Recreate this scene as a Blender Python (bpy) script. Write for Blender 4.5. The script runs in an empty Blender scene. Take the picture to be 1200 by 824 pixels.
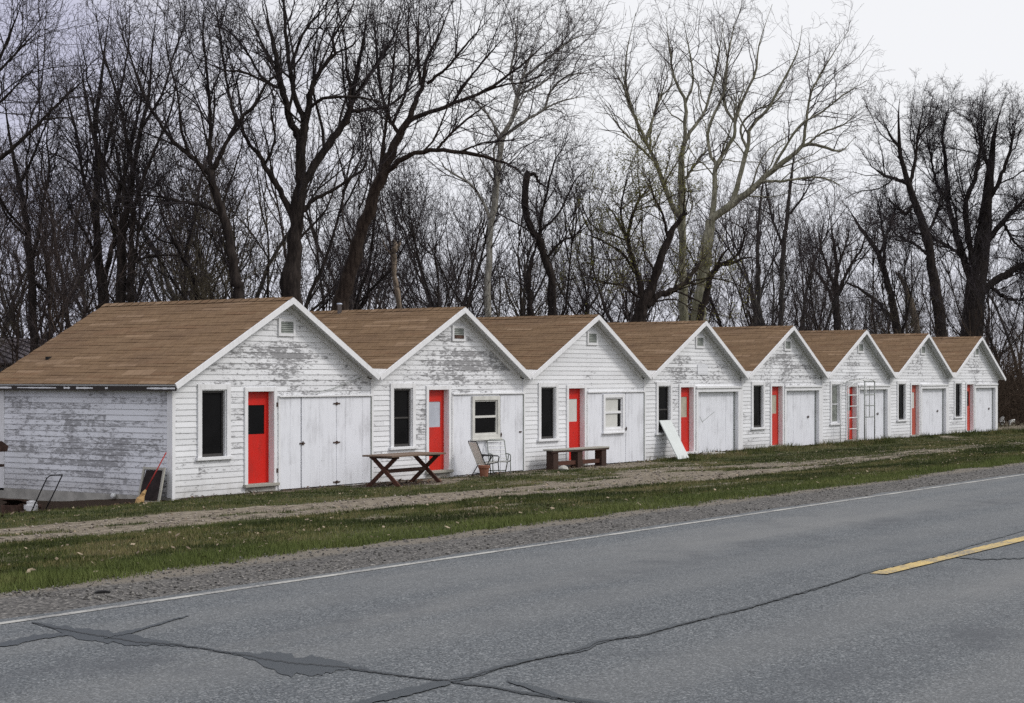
import bpy, math, random
import numpy as np
rng = np.random.default_rng(7)
random.seed(7)
SC = bpy.context.scene
COL = SC.collection
R = math.radians

# ------------------------------------------------------------------ camera frame
# x runs along the row of cabins, y away from the road into the wood, z up; the cabins' front walls stand on y = 0
CAM = np.array([-25.3, -26.2, 2.55])
TH = math.atan(1384 / 2000.0)
FWD = np.array([math.cos(TH), math.sin(TH), 0.0])
RGT = np.array([math.sin(TH), -math.cos(TH), 0.0])
UP = np.array([0.0, 0.0, 1.0])

def from_view(px, py, depth):
    """the place in the world that the photo (1200 wide) shows at px, py at that distance"""
    return CAM + FWD * depth + RGT * ((px - 600) / 2000 * depth) + UP * (-(py - 442) / 2000 * depth)

def on_level(px, py, z):
    depth = 2000 * (CAM[2] - z) / (py - 442)
    return from_view(px, py, depth)

cam_data = bpy.data.cameras.new('camera')
cam = bpy.data.objects.new('camera', cam_data)
COL.objects.link(cam)
cam.location = CAM
cam.rotation_euler = (R(90), 0, math.atan2(FWD[1], FWD[0]) - R(90))
cam_data.sensor_width = 36
cam_data.lens = 60
cam_data.shift_y = 0.025
cam_data.clip_start = 0.1
cam_data.clip_end = 6000
SC.camera = cam

# ------------------------------------------------------------------ node helper
class G:
    def __init__(self, tree):
        self.t = tree
        self.n = tree.nodes
        self.l = tree.links
    def put(self, inp, v):
        if isinstance(v, bpy.types.NodeSocket):
            self.l.new(v, inp)
        elif v is not None:
            if inp.type == 'RGBA' and not hasattr(v, '__len__'):
                v = (v, v, v, 1)
            if inp.type == 'RGBA' and len(v) == 3:
                v = (*v, 1)
            inp.default_value = v
    def coord(self, which='Object'):
        return self.n.new('ShaderNodeTexCoord').outputs[which]
    def pos(self):
        return self.n.new('ShaderNodeNewGeometry').outputs['Position']
    def mapping(self, vec, scale=(1, 1, 1), loc=(0, 0, 0), rot=(0, 0, 0)):
        m = self.n.new('ShaderNodeMapping')
        self.put(m.inputs['Vector'], vec)
        m.inputs['Scale'].default_value = scale
        m.inputs['Location'].default_value = loc
        m.inputs['Rotation'].default_value = rot
        return m.outputs[0]
    def noise(self, vec, scale=1.0, detail=4, rough=0.55, dist=0.0, out='Fac'):
        m = self.n.new('ShaderNodeTexNoise')
        self.put(m.inputs['Vector'], vec)
        m.inputs['Scale'].default_value = scale
        m.inputs['Detail'].default_value = detail
        m.inputs['Roughness'].default_value = rough
        m.inputs['Distortion'].default_value = dist
        return m.outputs[out]
    def voronoi(self, vec, scale, feature='F1', out='Distance', rand=1.0):
        m = self.n.new('ShaderNodeTexVoronoi')
        m.feature = feature
        self.put(m.inputs['Vector'], vec)
        m.inputs['Scale'].default_value = scale
        m.inputs['Randomness'].default_value = rand
        return m.outputs[out]
    def white(self, vec, out='Value'):
        m = self.n.new('ShaderNodeTexWhiteNoise')
        self.put(m.inputs['Vector'], vec)
        return m.outputs[out]
    def sep(self, vec):
        m = self.n.new('ShaderNodeSeparateXYZ')
        self.put(m.inputs[0], vec)
        return m.outputs
    def comb(self, x=0.0, y=0.0, z=0.0):
        m = self.n.new('ShaderNodeCombineXYZ')
        for i, v in enumerate((x, y, z)):
            self.put(m.inputs[i], v)
        return m.outputs[0]
    def m(self, op, a, b=None, c=None, clamp=False):
        k = self.n.new('ShaderNodeMath')
        k.operation = op
        k.use_clamp = clamp
        self.put(k.inputs[0], a)
        if b is not None: self.put(k.inputs[1], b)
        if c is not None: self.put(k.inputs[2], c)
        return k.outputs[0]
    def step(self, v, a, b, lo=0.0, hi=1.0):
        k = self.n.new('ShaderNodeMapRange')
        k.interpolation_type = 'SMOOTHSTEP'
        self.put(k.inputs['Value'], v)
        k.inputs['From Min'].default_value = a
        k.inputs['From Max'].default_value = b
        k.inputs['To Min'].default_value = lo
        k.inputs['To Max'].default_value = hi
        return k.outputs[0]
    def mix(self, f, a, b, mode='MIX'):
        k = self.n.new('ShaderNodeMix')
        k.data_type = 'RGBA'
        k.blend_type = mode
        k.clamp_factor = True
        self.put(k.inputs['Factor'], f)
        self.put(k.inputs['A'], a) if False else self.put(k.inputs[6], a)
        self.put(k.inputs[7], b)
        return k.outputs[2]
    def attr(self, name, out='Fac'):
        k = self.n.new('ShaderNodeAttribute')
        k.attribute_name = name
        return k.outputs[out]
    def bump(self, h, strength=0.3, dist=0.02):
        k = self.n.new('ShaderNodeBump')
        k.inputs['Strength'].default_value = strength
        k.inputs['Distance'].default_value = dist
        self.put(k.inputs['Height'], h)
        return k.outputs[0]

def material(name):
    mt = bpy.data.materials.new(name)
    mt.use_nodes = True
    g = G(mt.node_tree)
    g.b = mt.node_tree.nodes['Principled BSDF']
    g.b.inputs['Roughness'].default_value = 0.7
    g.b.inputs['Specular IOR Level'].default_value = 0.3
    return mt, g

def finish(g, color, rough=None, normal=None, metal=None, spec=None):
    g.put(g.b.inputs['Base Color'], color)
    g.put(g.b.inputs['Roughness'], rough)
    g.put(g.b.inputs['Metallic'], metal)
    g.put(g.b.inputs['Specular IOR Level'], spec)
    if normal is not None: g.put(g.b.inputs['Normal'], normal)

# ------------------------------------------------------------------ materials
BOARD = 0.124
def siding(name, peel, centre, spread, seed, grime=0.35, axis='x', tint=(0.80, 0.81, 0.83), lap=0.40, bare=0.90):
    """white painted clapboard whose paint has flaked off, most of all round CENTRE (along, z)"""
    mt, g = material(name)
    co = g.coord()
    s = g.sep(co)
    along, z = (s[0] if axis == 'x' else s[1]), s[2]
    row = g.m('FLOOR', g.m('DIVIDE', z, BOARD))
    frac = g.m('FRACT', g.m('DIVIDE', z, BOARD))
    rv = g.white(g.comb(row, seed, 3.1))
    piece = g.m('FLOOR', g.m('ADD', g.m('DIVIDE', along, 2.6), g.m('MULTIPLY', rv, 7.0)))
    pv = g.white(g.comb(row, piece, seed + 9.0))
    v = g.comb(g.m('ADD', g.m('MULTIPLY', along, 2.2), g.m('MULTIPLY', rv, 1.7)), seed * 3.7, g.m('MULTIPLY', z, 6.5))
    n1 = g.noise(v, 2.3, 8, 0.72)
    n1b = g.noise(g.comb(g.m('ADD', g.m('MULTIPLY', along, 6.0), g.m('MULTIPLY', rv, 5.3)), seed * 1.9, g.m('MULTIPLY', z, 24.0)), 1.3, 5, 0.65)
    n1 = g.m('ADD', g.m('MULTIPLY', n1, 0.68), g.m('MULTIPLY', n1b, 0.32))
    n2 = g.noise(g.comb(along, seed, z), 0.75, 4, 0.6)
    fine = g.noise(g.comb(g.m('MULTIPLY', along, 9), seed, g.m('MULTIPLY', z, 60)), 1.0, 4, 0.6)
    dx = g.m('DIVIDE', g.m('SUBTRACT', along, centre[0]), spread[0])
    dz = g.m('DIVIDE', g.m('SUBTRACT', z, centre[1]), spread[1])
    d = g.m('ADD', g.m('MULTIPLY', dx, dx), g.m('MULTIPLY', dz, dz))
    near = g.m('POWER', 2.718, g.m('MULTIPLY', d, -1.0))
    amt = g.m('ADD', g.m('MULTIPLY', near, 0.085 * peel), 0.045 * peel - 0.02)
    amt = g.m('ADD', amt, g.m('MULTIPLY', g.m('SUBTRACT', n2, 0.5), 0.34))
    amt = g.m('ADD', amt, g.m('MULTIPLY', g.m('SUBTRACT', pv, 0.5), 0.10))
    amt = g.m('ADD', amt, g.m('MULTIPLY', g.m('SUBTRACT', fine, 0.5), 0.12))
    k = g.step(g.m('ADD', n1, amt), 0.60, 0.68)
    wood = g.mix(fine, (0.09, 0.088, 0.09), (0.36, 0.36, 0.37))
    paint = g.mix(pv, tint, tuple(c * 0.87 for c in tint))
    paint = g.mix(g.step(n2, 0.42, 0.75, 0, grime), paint, (0.50, 0.50, 0.515))
    paint = g.mix(g.step(g.noise(g.comb(g.m('MULTIPLY', along, 14), seed, z), 1.2, 3), 0.55, 0.8, 0, 0.25), paint, (0.52, 0.51, 0.48))
    low = g.step(z, 0.6, 0.0, 0, 0.75)
    paint = g.mix(g.m('MULTIPLY', low, g.noise(co, 5, 3)), paint, (0.3, 0.28, 0.24))
    col = g.mix(g.m('MULTIPLY', k, bare), paint, wood)
    # painted shadow line under each lap, with some bare, dirty edge
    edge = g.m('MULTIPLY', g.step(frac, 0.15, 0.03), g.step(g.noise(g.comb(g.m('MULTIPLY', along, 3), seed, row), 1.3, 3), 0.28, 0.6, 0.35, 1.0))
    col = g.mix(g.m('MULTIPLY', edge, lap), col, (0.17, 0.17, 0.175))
    # butt joints between boards
    jf = g.m('FRACT', g.m('ADD', g.m('DIVIDE', along, 2.6), g.m('MULTIPLY', rv, 7.0)))
    col = g.mix(g.step(jf, 0.004, 0.0, 0, 0.6), col, (0.2, 0.2, 0.2))
    finish(g, col, g.mix(k, 0.55, 0.85), g.bump(g.m('SUBTRACT', fine, g.m('MULTIPLY', k, 0.6)), 0.35, 0.004))
    return mt

def painted(name, base, worn, amount=0.3, scale=3.0, rough=0.55, streak=True):
    mt, g = material(name)
    co = g.coord()
    n = g.noise(g.mapping(co, (6, 6, 0.8) if streak else (1, 1, 1)), scale, 5, 0.6)
    n2 = g.noise(co, 1.3, 5, 0.65)
    n3 = g.noise(co, 40, 3, 0.6)
    f = g.step(g.m('ADD', g.m('MULTIPLY', n, 0.55), g.m('MULTIPLY', n2, 0.45)), 0.45, 0.72, 0, amount)
    col = g.mix(f, base, worn)
    chip = g.step(g.m('ADD', n3, g.m('MULTIPLY', n2, 0.5)), 0.93, 1.0, 0, min(1.0, amount * 1.5))
    col = g.mix(chip, col, tuple(c * 0.35 for c in worn))
    finish(g, col, rough, g.bump(n3, 0.15, 0.003))
    return mt

def plain(name, color, rough=0.6, metal=0.0, var=0.15, scale=8.0, spec=0.3):
    mt, g = material(name)
    co = g.coord()
    n = g.noise(co, scale, 5, 0.6)
    col = g.mix(g.step(n, 0.3, 0.7), tuple(c * (1 - var) for c in color), tuple(min(1, c * (1 + var)) for c in color))
    finish(g, col, rough, g.bump(n, 0.15, 0.005), metal, spec)
    return mt

def shingle():
    mt, g = material('brown_shingle')
    co = g.coord()
    s = g.sep(co)
    row = g.attr('course')
    rv = g.white(g.comb(row, 2.2, 0.4))
    u = g.m('ADD', g.m('DIVIDE', s[1], 0.30), g.m('MULTIPLY', rv, 5.0))
    tab = g.m('FLOOR', u)
    tv = g.white(g.comb(tab, row, 1.5))
    big = g.white(g.comb(g.m('FLOOR', g.m('DIVIDE', u, 3.0)), row, 7.7))
    patch = g.noise(g.mapping(co, (1.2, 0.55, 1.2)), 0.9, 4, 0.6)
    col = g.mix(tv, (0.150, 0.094, 0.050), (0.178, 0.113, 0.062))
    col = g.mix(g.m('MULTIPLY', g.step(big, 0.88, 0.94), 0.5), col, (0.30, 0.205, 0.13))
    col = g.mix(g.m('MULTIPLY', g.step(big, 0.12, 0.05), 0.3), col, (0.15, 0.075, 0.038))
    col = g.mix(g.step(patch, 0.40, 0.72, 0, 0.5), col, (0.105, 0.064, 0.038))
    mott = g.noise(co, 5.5, 4, 0.7)
    col = g.mix(g.step(mott, 0.50, 0.72, 0, 0.45), col, (0.215, 0.145, 0.085))
    col = g.mix(g.step(mott, 0.46, 0.30, 0, 0.45), col, (0.105, 0.060, 0.034))
    grit = g.noise(co, 90, 3, 0.7)
    col = g.mix(g.m('MULTIPLY', g.step(grit, 0.5, 0.75), 0.35), col, (0.30, 0.21, 0.15))
    slot = g.m('ABSOLUTE', g.m('SUBTRACT', g.m('FRACT', u), 0.5))
    col = g.mix(g.step(slot, 0.475, 0.49, 0, 0.7), col, (0.04, 0.025, 0.015))
    low = g.attr('lip')
    col = g.mix(g.m('MULTIPLY', low, 0.12), col, (0.07, 0.03, 0.02))
    finish(g, col, 0.9, g.bump(grit, 0.4, 0.004), None, 0.2)
    return mt

def glass_dark(name, col=(0.006, 0.006, 0.0065), rough=0.06):
    mt, g = material(name)
    n = g.noise(g.coord(), 2.0, 3)
    c = g.mix(n, col, tuple(x * 2.2 for x in col))
    finish(g, c, g.m('ADD', g.m('MULTIPLY', n, 0.08), rough), g.bump(n, 0.03, 0.01), None, 0.07)
    return mt

def bark(name, a, b, moss=None, rough=0.95):
    mt, g = material(name)
    co = g.coord()
    n = g.noise(g.mapping(co, (7, 7, 1.6)), 1.6, 6, 0.65)
    n2 = g.noise(co, 0.9, 4, 0.6)
    col = g.mix(g.step(n, 0.35, 0.68), a, b)
    if moss:
        col = g.mix(g.step(n2, 0.45, 0.65, 0, 0.7), col, moss)
    finish(g, col, rough, g.bump(n, 0.6, 0.03), None, 0.15)
    return mt

M = {}
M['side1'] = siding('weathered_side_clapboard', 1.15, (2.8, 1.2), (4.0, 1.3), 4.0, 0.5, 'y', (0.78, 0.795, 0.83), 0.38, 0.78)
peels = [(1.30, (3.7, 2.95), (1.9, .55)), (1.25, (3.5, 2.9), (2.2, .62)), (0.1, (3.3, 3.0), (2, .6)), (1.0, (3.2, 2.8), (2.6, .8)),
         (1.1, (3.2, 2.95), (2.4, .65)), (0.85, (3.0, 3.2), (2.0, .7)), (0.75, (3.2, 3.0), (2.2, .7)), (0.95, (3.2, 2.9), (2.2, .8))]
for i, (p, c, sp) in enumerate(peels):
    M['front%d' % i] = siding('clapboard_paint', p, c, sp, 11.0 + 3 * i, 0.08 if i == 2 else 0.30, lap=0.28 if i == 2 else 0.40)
M['trim'] = painted('white_trim', (0.76, 0.765, 0.78), (0.44, 0.43, 0.42), 0.45)
M['garage'] = painted('garage_paint', (0.75, 0.765, 0.81), (0.42, 0.42, 0.44), 0.7, 1.6)
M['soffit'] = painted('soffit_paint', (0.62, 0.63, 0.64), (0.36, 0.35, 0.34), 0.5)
M['fascia_old'] = painted('peeled_fascia', (0.03, 0.024, 0.02), (0.05, 0.04, 0.035), 0.3)
M['shingle'] = shingle()
for i in range(8):
    f = [0, .02, .0, .015, .04, .05, .16, .10][i]
    M['red%d' % i] = painted('red_door_paint', (0.60 - f, 0.013 + f * .45, 0.006 + f * .3), (0.36, 0.02 + f * .4, 0.014 + f * .3), 0.75, 1.4 + .2 * i, 0.5)
M['glass'] = glass_dark('dark_glass')
M['glass_blind'] = plain('drawn_blind', (0.58, 0.58, 0.55), 0.5, 0, 0.06, 3)
M['glass_green'] = plain('curtained_glass', (0.20, 0.215, 0.19), 0.25, 0, 0.4, 4, 0.5)
M['glass_pale'] = plain('pale_door_glass', (0.45, 0.48, 0.54), 0.2, 0, 0.1, 3, 0.5)
M['tan_pane'] = plain('tan_paper_pane', (0.40, 0.37, 0.29), 0.4, 0, 0.12, 5, 0.4)
M['sash'] = plain('cream_sash', (0.58, 0.575, 0.54), 0.5, 0, 0.1, 6)
M['dark_frame'] = plain('dark_sash', (0.045, 0.042, 0.04), 0.5)
M['vent'] = plain('grey_vent', (0.25, 0.27, 0.25), 0.6)
M['concrete'] = plain('concrete', (0.34, 0.33, 0.30), 0.9, 0, 0.22, 3)
M['iron'] = plain('rusty_iron', (0.07, 0.045, 0.035), 0.7, 0.3, 0.3, 12)
M['black_steel'] = plain('black_steel', (0.03, 0.03, 0.033), 0.5, 0.4)
M['white_steel'] = plain('white_steel', (0.70, 0.71, 0.70), 0.45, 0.0, 0.15, 20)
M['sling'] = plain('grey_webbing', (0.66, 0.65, 0.60), 0.8, 0, 0.12, 25)
M['clay'] = plain('terracotta', (0.24, 0.105, 0.066), 0.85, 0, 0.15, 10)
M['tabletop'] = painted('weathered_tabletop', (0.15, 0.105, 0.075), (0.25, 0.20, 0.165), 0.8, 2.0, 0.8, False)
M['redwood'] = painted('redwood_stain', (0.085, 0.034, 0.022), (0.035, 0.022, 0.018), 0.6, 2.0, 0.8, False)
M['dark_wood'] = painted('dark_wood', (0.05, 0.027, 0.02), (0.028, 0.02, 0.017), 0.6, 2.0, 0.85, False)
M['grey_wood'] = painted('grey_wood', (0.34, 0.33, 0.29), (0.2, 0.19, 0.165), 0.6, 2.0, 0.85, False)
M['whiteboard'] = plain('white_panel', (0.60, 0.635, 0.62), 0.5, 0, 0.04, 2)
M['black_mesh'] = plain('dark_screen', (0.018, 0.012, 0.012), 0.9, 0, 0.5, 6)
M['straw'] = plain('straw', (0.42, 0.27, 0.12), 0.9, 0, 0.25, 40)
M['broom_red'] = plain('red_handle', (0.32, 0.03, 0.025), 0.5)
M['engine'] = plain('white_enamel', (0.62, 0.62, 0.62), 0.4, 0, 0.2, 14)
M['rubber'] = plain('rubber', (0.025, 0.025, 0.025), 0.85)
M['rust_box'] = plain('rusty_sheet', (0.085, 0.05, 0.038), 0.85, 0.1, 0.4, 9)
M['pipe'] = plain('galvanised_pipe', (0.40, 0.44, 0.52), 0.4, 0.5, 0.1, 9)
M['far_roof'] = plain('grey_metal_roof', (0.075, 0.062, 0.068), 0.7, 0.0, 0.3, 3)
M['far_wall'] = plain('bluish_shed_boards', (0.30, 0.31, 0.33), 0.8, 0, 0.2, 3)
M['scrap'] = plain('asphalt_scrap', (0.012, 0.012, 0.012), 0.9)
M['litter'] = plain('white_litter', (0.68, 0.68, 0.66), 0.6)
M['slab'] = plain('pale_slab', (0.42, 0.41, 0.37), 0.9, 0, 0.15, 5)
M['bark_dark'] = bark('dark_bark', (0.014, 0.011, 0.010), (0.040, 0.032, 0.028))
M['bark_brown'] = bark('brown_bark', (0.019, 0.013, 0.011), (0.055, 0.041, 0.033))
M['bark_grey'] = bark('grey_bark', (0.028, 0.025, 0.024), (0.075, 0.067, 0.06))
M['bark_pale'] = bark('pale_bark', (0.17, 0.16, 0.135), (0.40, 0.385, 0.34))
M['bark_olive'] = bark('olive_bark', (0.12, 0.113, 0.085), (0.33, 0.315, 0.235), (0.14, 0.14, 0.085))
M['bark_tan'] = bark('broken_wood', (0.11, 0.09, 0.07), (0.27, 0.215, 0.165))
M['twig_dark'] = plain('dark_twigs', (0.042, 0.036, 0.038), 0.9, 0, 0.25, 1.0, 0.1)
M['twig_brown'] = plain('brown_twigs', (0.060, 0.048, 0.046), 0.9, 0, 0.25, 1.0, 0.1)
M['twig_olive'] = plain('olive_twigs', (0.095, 0.082, 0.058), 0.9, 0, 0.25, 1.0, 0.1)
M['twig_brush'] = plain('brush_stems', (0.058, 0.042, 0.031), 0.95, 0, 0.35, 0.6, 0.1)
M['bud'] = plain('green_buds', (0.19, 0.19, 0.05), 0.8, 0, 0.3, 2.0, 0.1)

# ------------------------------------------------------------------ mesh helper
class MB:
    def __init__(self):
        self.v, self.f, self.attr = [], [], {}
    def quad(self, a, b, c, d):
        i = len(self.v)
        self.v += [tuple(a), tuple(b), tuple(c), tuple(d)]
        self.f.append((i, i + 1, i + 2, i + 3))
    def hexa(self, p):
        """eight corners: four below, four above, both counter-clockwise"""
        i = len(self.v)
        self.v += [tuple(q) for q in p]
        for q in ((3, 2, 1, 0), (4, 5, 6, 7), (0, 1, 5, 4), (1, 2, 6, 5), (2, 3, 7, 6), (3, 0, 4, 7)):
            self.f.append(tuple(i + k for k in q))
        return self
    def box(self, x0, x1, y0, y1, z0, z1):
        return self.hexa([(x0, y0, z0), (x1, y0, z0), (x1, y1, z0), (x0, y1, z0), (x0, y0, z1), (x1, y0, z1), (x1, y1, z1), (x0, y1, z1)])
    def prism(self, poly, y0, y1):
        """outline in x, z pushed from y0 to y1"""
        i, n = len(self.v), len(poly)
        self.v += [(x, y0, z) for x, z in poly] + [(x, y1, z) for x, z in poly]
        self.f.append(tuple(range(i, i + n)))
        self.f.append(tuple(range(i + 2 * n - 1, i + n - 1, -1)))
        for k in range(n):
            j = (k + 1) % n
            self.f.append((i + k, i + n + k, i + n + j, i + j))
        return self
    def beam(self, a, b, w, h, side=(0, 0, 1)):
        """bar from a to b, w wide and h thick (h along SIDE as near as it goes)"""
        a, b = np.array(a, float), np.array(b, float)
        t = (b - a) / np.linalg.norm(b - a)
        s = np.array(side, float)
        s = s - t * s.dot(t)
        s /= np.linalg.norm(s)
        r = np.cross(t, s)
        p = []
        for q in (a, b):
            p.append([q - r * w / 2 - s * h / 2, q + r * w / 2 - s * h / 2, q + r * w / 2 + s * h / 2, q - r * w / 2 + s * h / 2])
        return self.hexa(p[0] + p[1])
    def tube(self, pts, r, k=8, closed_ends=True):
        pts = [np.array(p, float) for p in pts]
        rr = r if hasattr(r, '__len__') else [r] * len(pts)
        i0 = len(self.v)
        for j, p in enumerate(pts):
            t = pts[min(j + 1, len(pts) - 1)] - pts[max(j - 1, 0)]
            t /= np.linalg.norm(t) + 1e-9
            ref = np.array([0.13, 0.21, 0.97]) if abs(t[2]) < 0.9 else np.array([0.97, 0.2, 0.1])
            a = np.cross(t, ref); a /= np.linalg.norm(a)
            b = np.cross(t, a)
            for q in range(k):
                an = 2 * math.pi * q / k
                self.v.append(tuple(p + (a * math.cos(an) + b * math.sin(an)) * rr[j]))
        for j in range(len(pts) - 1):
            for q in range(k):
                n = (q + 1) % k
                self.f.append((i0 + j * k + q, i0 + j * k + n, i0 + (j + 1) * k + n, i0 + (j + 1) * k + q))
        if closed_ends:
            self.f.append(tuple(i0 + q for q in range(k - 1, -1, -1)))
            e = i0 + (len(pts) - 1) * k
            self.f.append(tuple(e + q for q in range(k)))
        return self
    def lathe(self, prof, c=(0, 0, 0), k=20):
        return self.tube([(c[0], c[1], c[2] + z) for z, r in prof], [r for z, r in prof], k)
    def build(self, name, mat, parent=None, loc=None, bevel=0.0, smooth=False, rot=None):
        me = bpy.data.meshes.new(name)
        me.from_pydata(self.v, [], self.f)
        me.update()
        for an, vals in self.attr.items():
            a = me.attributes.new(an, 'FLOAT', 'FACE')
            a.data.foreach_set('value', np.array(vals, 'f'))
        if mat: me.materials.append(mat)
        o = bpy.data.objects.new(name, me)
        COL.objects.link(o)
        if parent: o.parent = parent
        if loc is not None: o.location = loc
        if rot is not None: o.rotation_euler = rot
        if smooth:
            me.polygons.foreach_set('use_smooth', [True] * len(me.polygons))
        if bevel:
            b = o.modifiers.new('bevel', 'BEVEL')
            b.width = bevel; b.segments = 2; b.limit_method = 'ANGLE'
        return o

def tag(o, label=None, cat=None, group=None, kind=None):
    if label: o['label'] = label
    if cat: o['category'] = cat
    if group: o['group'] = group
    if kind: o['kind'] = kind
    return o

def thing(name, label, cat, loc=(0, 0, 0), rotz=0.0, group=None):
    o = bpy.data.objects.new(name, None)
    o.empty_display_size = 0.3
    COL.objects.link(o)
    o.location = loc
    o.rotation_euler = (0, 0, rotz)
    return tag(o, label, cat, group)

def big_mesh(name, V, F, mat, parent=None, loc=None, smooth=False):
    """mesh from arrays; every face has the same number of corners"""
    V = np.asarray(V, 'f'); F = np.asarray(F, 'i')
    me = bpy.data.meshes.new(name)
    me.vertices.add(len(V)); me.vertices.foreach_set('co', V.ravel())
    k = F.shape[1]
    me.loops.add(F.size); me.loops.foreach_set('vertex_index', F.ravel())
    me.polygons.add(len(F))
    me.polygons.foreach_set('loop_start', np.arange(0, F.size, k, dtype='i'))
    me.polygons.foreach_set('loop_total', np.full(len(F), k, 'i'))
    if smooth: me.polygons.foreach_set('use_smooth', np.ones(len(F), bool))
    me.update(calc_edges=True)
    if mat: me.materials.append(mat)
    o = bpy.data.objects.new(name, me)
    COL.objects.link(o)
    if parent: o.parent = parent
    if loc is not None: o.location = loc
    return o

mt, g = material('woven_webbing')
co = g.coord()
ck = g.noise(co, 30, 2)
col = g.mix(ck, (0.62, 0.61, 0.57), (0.74, 0.73, 0.70))
finish(g, col, 0.8)
tr = g.n.new('ShaderNodeBsdfTranslucent'); g.put(tr.inputs['Color'], col)
mx = g.n.new('ShaderNodeMixShader'); mx.inputs[0].default_value = 0.5
g.l.new(g.b.outputs[0], mx.inputs[1]); g.l.new(tr.outputs[0], mx.inputs[2])
g.l.new(mx.outputs[0], g.n['Material Output'].inputs['Surface'])
M['sling'] = mt
# ------------------------------------------------------------------ the row of cabins
EDGE = [0.06, 6.60, 13.10, 19.60, 26.05, 32.45, 38.88, 45.30, 51.56]
DEPTH = 5.5
EAVE = 2.55
PEAK = 4.33
OVER = 0.30

def clap(mb, spans, z0, z1, y=0.0, step=BOARD):
    """overlapping boards between z0 and z1; SPANS(z) lists the free stretches at that height as ((x0, x1), ...)"""
    zs = [z0]
    k = math.floor(z0 / step) + 1
    while k * step < z1 - 1e-6:
        zs.append(k * step); k += 1
    zs.append(z1)
    zs = sorted(set([round(z, 4) for z in zs] + [round(z, 4) for z in spans.cuts if z0 < z < z1]))
    for a, b in zip(zs, zs[1:]):
        if b - a < 0.004: continue
        mid = (a + b) / 2
        base = math.floor(mid / step) * step
        ya = y - 0.016 + 0.012 * (a - base) / step
        yb = y - 0.016 + 0.012 * (b - base) / step
        for (xa0, xa1), (xb0, xb1) in spans.at(a, b):
            if xa1 - xa0 < 0.01: continue
            mb.quad((xa0, ya, a), (xa1, ya, a), (xb1, yb, b), (xb0, yb, b))
            mb.quad((xa0, y, a), (xa1, y, a), (xa1, ya, a), (xa0, ya, a))

class Gable:
    """front wall: a rectangle and a gable, less its openings (x0, x1, z0, z1)"""
    def __init__(self, w, xl, zl, xr, xe, ze, holes, peak=PEAK):
        self.w, self.xl, self.zl, self.xr, self.xe, self.ze, self.holes, self.peak = w, xl, zl, xr, xe, ze, holes, peak
        self.cuts = [h[2] for h in holes] + [h[3] for h in holes] + [self.zleft(0.0), self.zright(w)]
    def zleft(self, x): return self.zl + (self.peak - self.zl) * (x - self.xl) / (self.xr - self.xl) - 0.09
    def zright(self, x): return self.ze + (self.peak - self.ze) * (self.xe - x) / (self.xe - self.xr) - 0.09
    def ends(self, z):
        sl = (self.peak - self.zl) / (self.xr - self.xl); sr = (self.peak - self.ze) / (self.xe - self.xr)
        a = max(0.0, self.xl + (z + 0.09 - self.zl) / sl)
        b = min(self.w, self.xe - (z + 0.09 - self.ze) / sr)
        return (a, b) if b > a else (self.xr, self.xr)
    def at(self, z0, z1):
        a0, b0 = self.ends(z0); a1, b1 = self.ends(z1)
        mid = (z0 + z1) / 2
        cuts = sorted([h for h in self.holes if h[2] < mid < h[3]])
        if not cuts: return [((a0, b0), (a1, b1))]
        out, left = [], (a0, a1)
        for h in cuts:
            out.append(((left[0], h[0]), (left[1], h[0]))); left = (h[1], h[1])
        out.append(((left[0], b0), (left[1], b1)))
        return out

class Strip:
    """plain wall between a and b"""
    def __init__(self, a, b): self.a, self.b, self.cuts = a, b, []
    def at(self, z0, z1): return [((self.a, self.b), (self.a, self.b))]

def roof_slope(mb, low, high, y0, y1, first):
    """shingle courses from the eave LOW (x, z) up to the ridge HIGH"""
    low, high = np.array(low), np.array(high)
    L = np.linalg.norm(high - low)
    t = (high - low) / L
    nrm = np.array([-t[1], t[0]])
    if nrm[1] < 0: nrm = -nrm
    n = int(L / 0.13)
    flip = t[0] < 0
    for k in range(n):
        a = low + t * (L * k / n) + nrm * 0.008
        b = low + t * (L * (k + 1) / n) + nrm * 0.004
        c = low + t * (L * k / n) + nrm * 0.0
        sag = [0.006 * math.sin(k * 1.7 + j * 2.1 + first) for j in range(7)]
        ys = [y0 + (y1 - y0) * j / 6 for j in range(7)]
        for j in range(6):
            A0, A1 = (a[0], ys[j], a[1] + sag[j]), (a[0], ys[j + 1], a[1] + sag[j + 1])
            B0, B1 = (b[0], ys[j], b[1] + sag[j]), (b[0], ys[j + 1], b[1] + sag[j + 1])
            C0, C1 = (c[0], ys[j], c[1] - .004), (c[0], ys[j + 1], c[1] - .004)
            if flip:
                mb.quad(A0, A1, B1, B0); mb.quad(C0, C1, A1, A0)
            else:
                mb.quad(A1, A0, B0, B1); mb.quad(C1, C0, A0, A1)
            mb.attr.setdefault('course', []).extend([k + first, k + first])
            mb.attr.setdefault('lip', []).extend([0.0, 1.0])

def slab_along(mb, p, q, y0, y1, top, bottom):
    """a slab that follows the slope from p to q (x, z), its top and bottom so far under the line"""
    p, q = np.array(p, float), np.array(q, float)
    t = (q - p) / np.linalg.norm(q - p)
    n = np.array([-t[1], t[0]])
    if n[1] < 0: n = -n
    a, b, c, d = p - n * top, q - n * top, q - n * bottom, p - n * bottom
    mb.prism([tuple(d), tuple(c), tuple(b), tuple(a)] if t[0] > 0 else [tuple(c), tuple(d), tuple(a), tuple(b)], y0, y1)

def hinge(mb, x, z, y, w=0.24):
    mb.box(x - w / 2, x + w / 2, y - 0.012, y, z - 0.016, z + 0.016)
    mb.box(x - 0.022, x + 0.022, y - 0.022, y, z - 0.035, z + 0.035)

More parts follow.
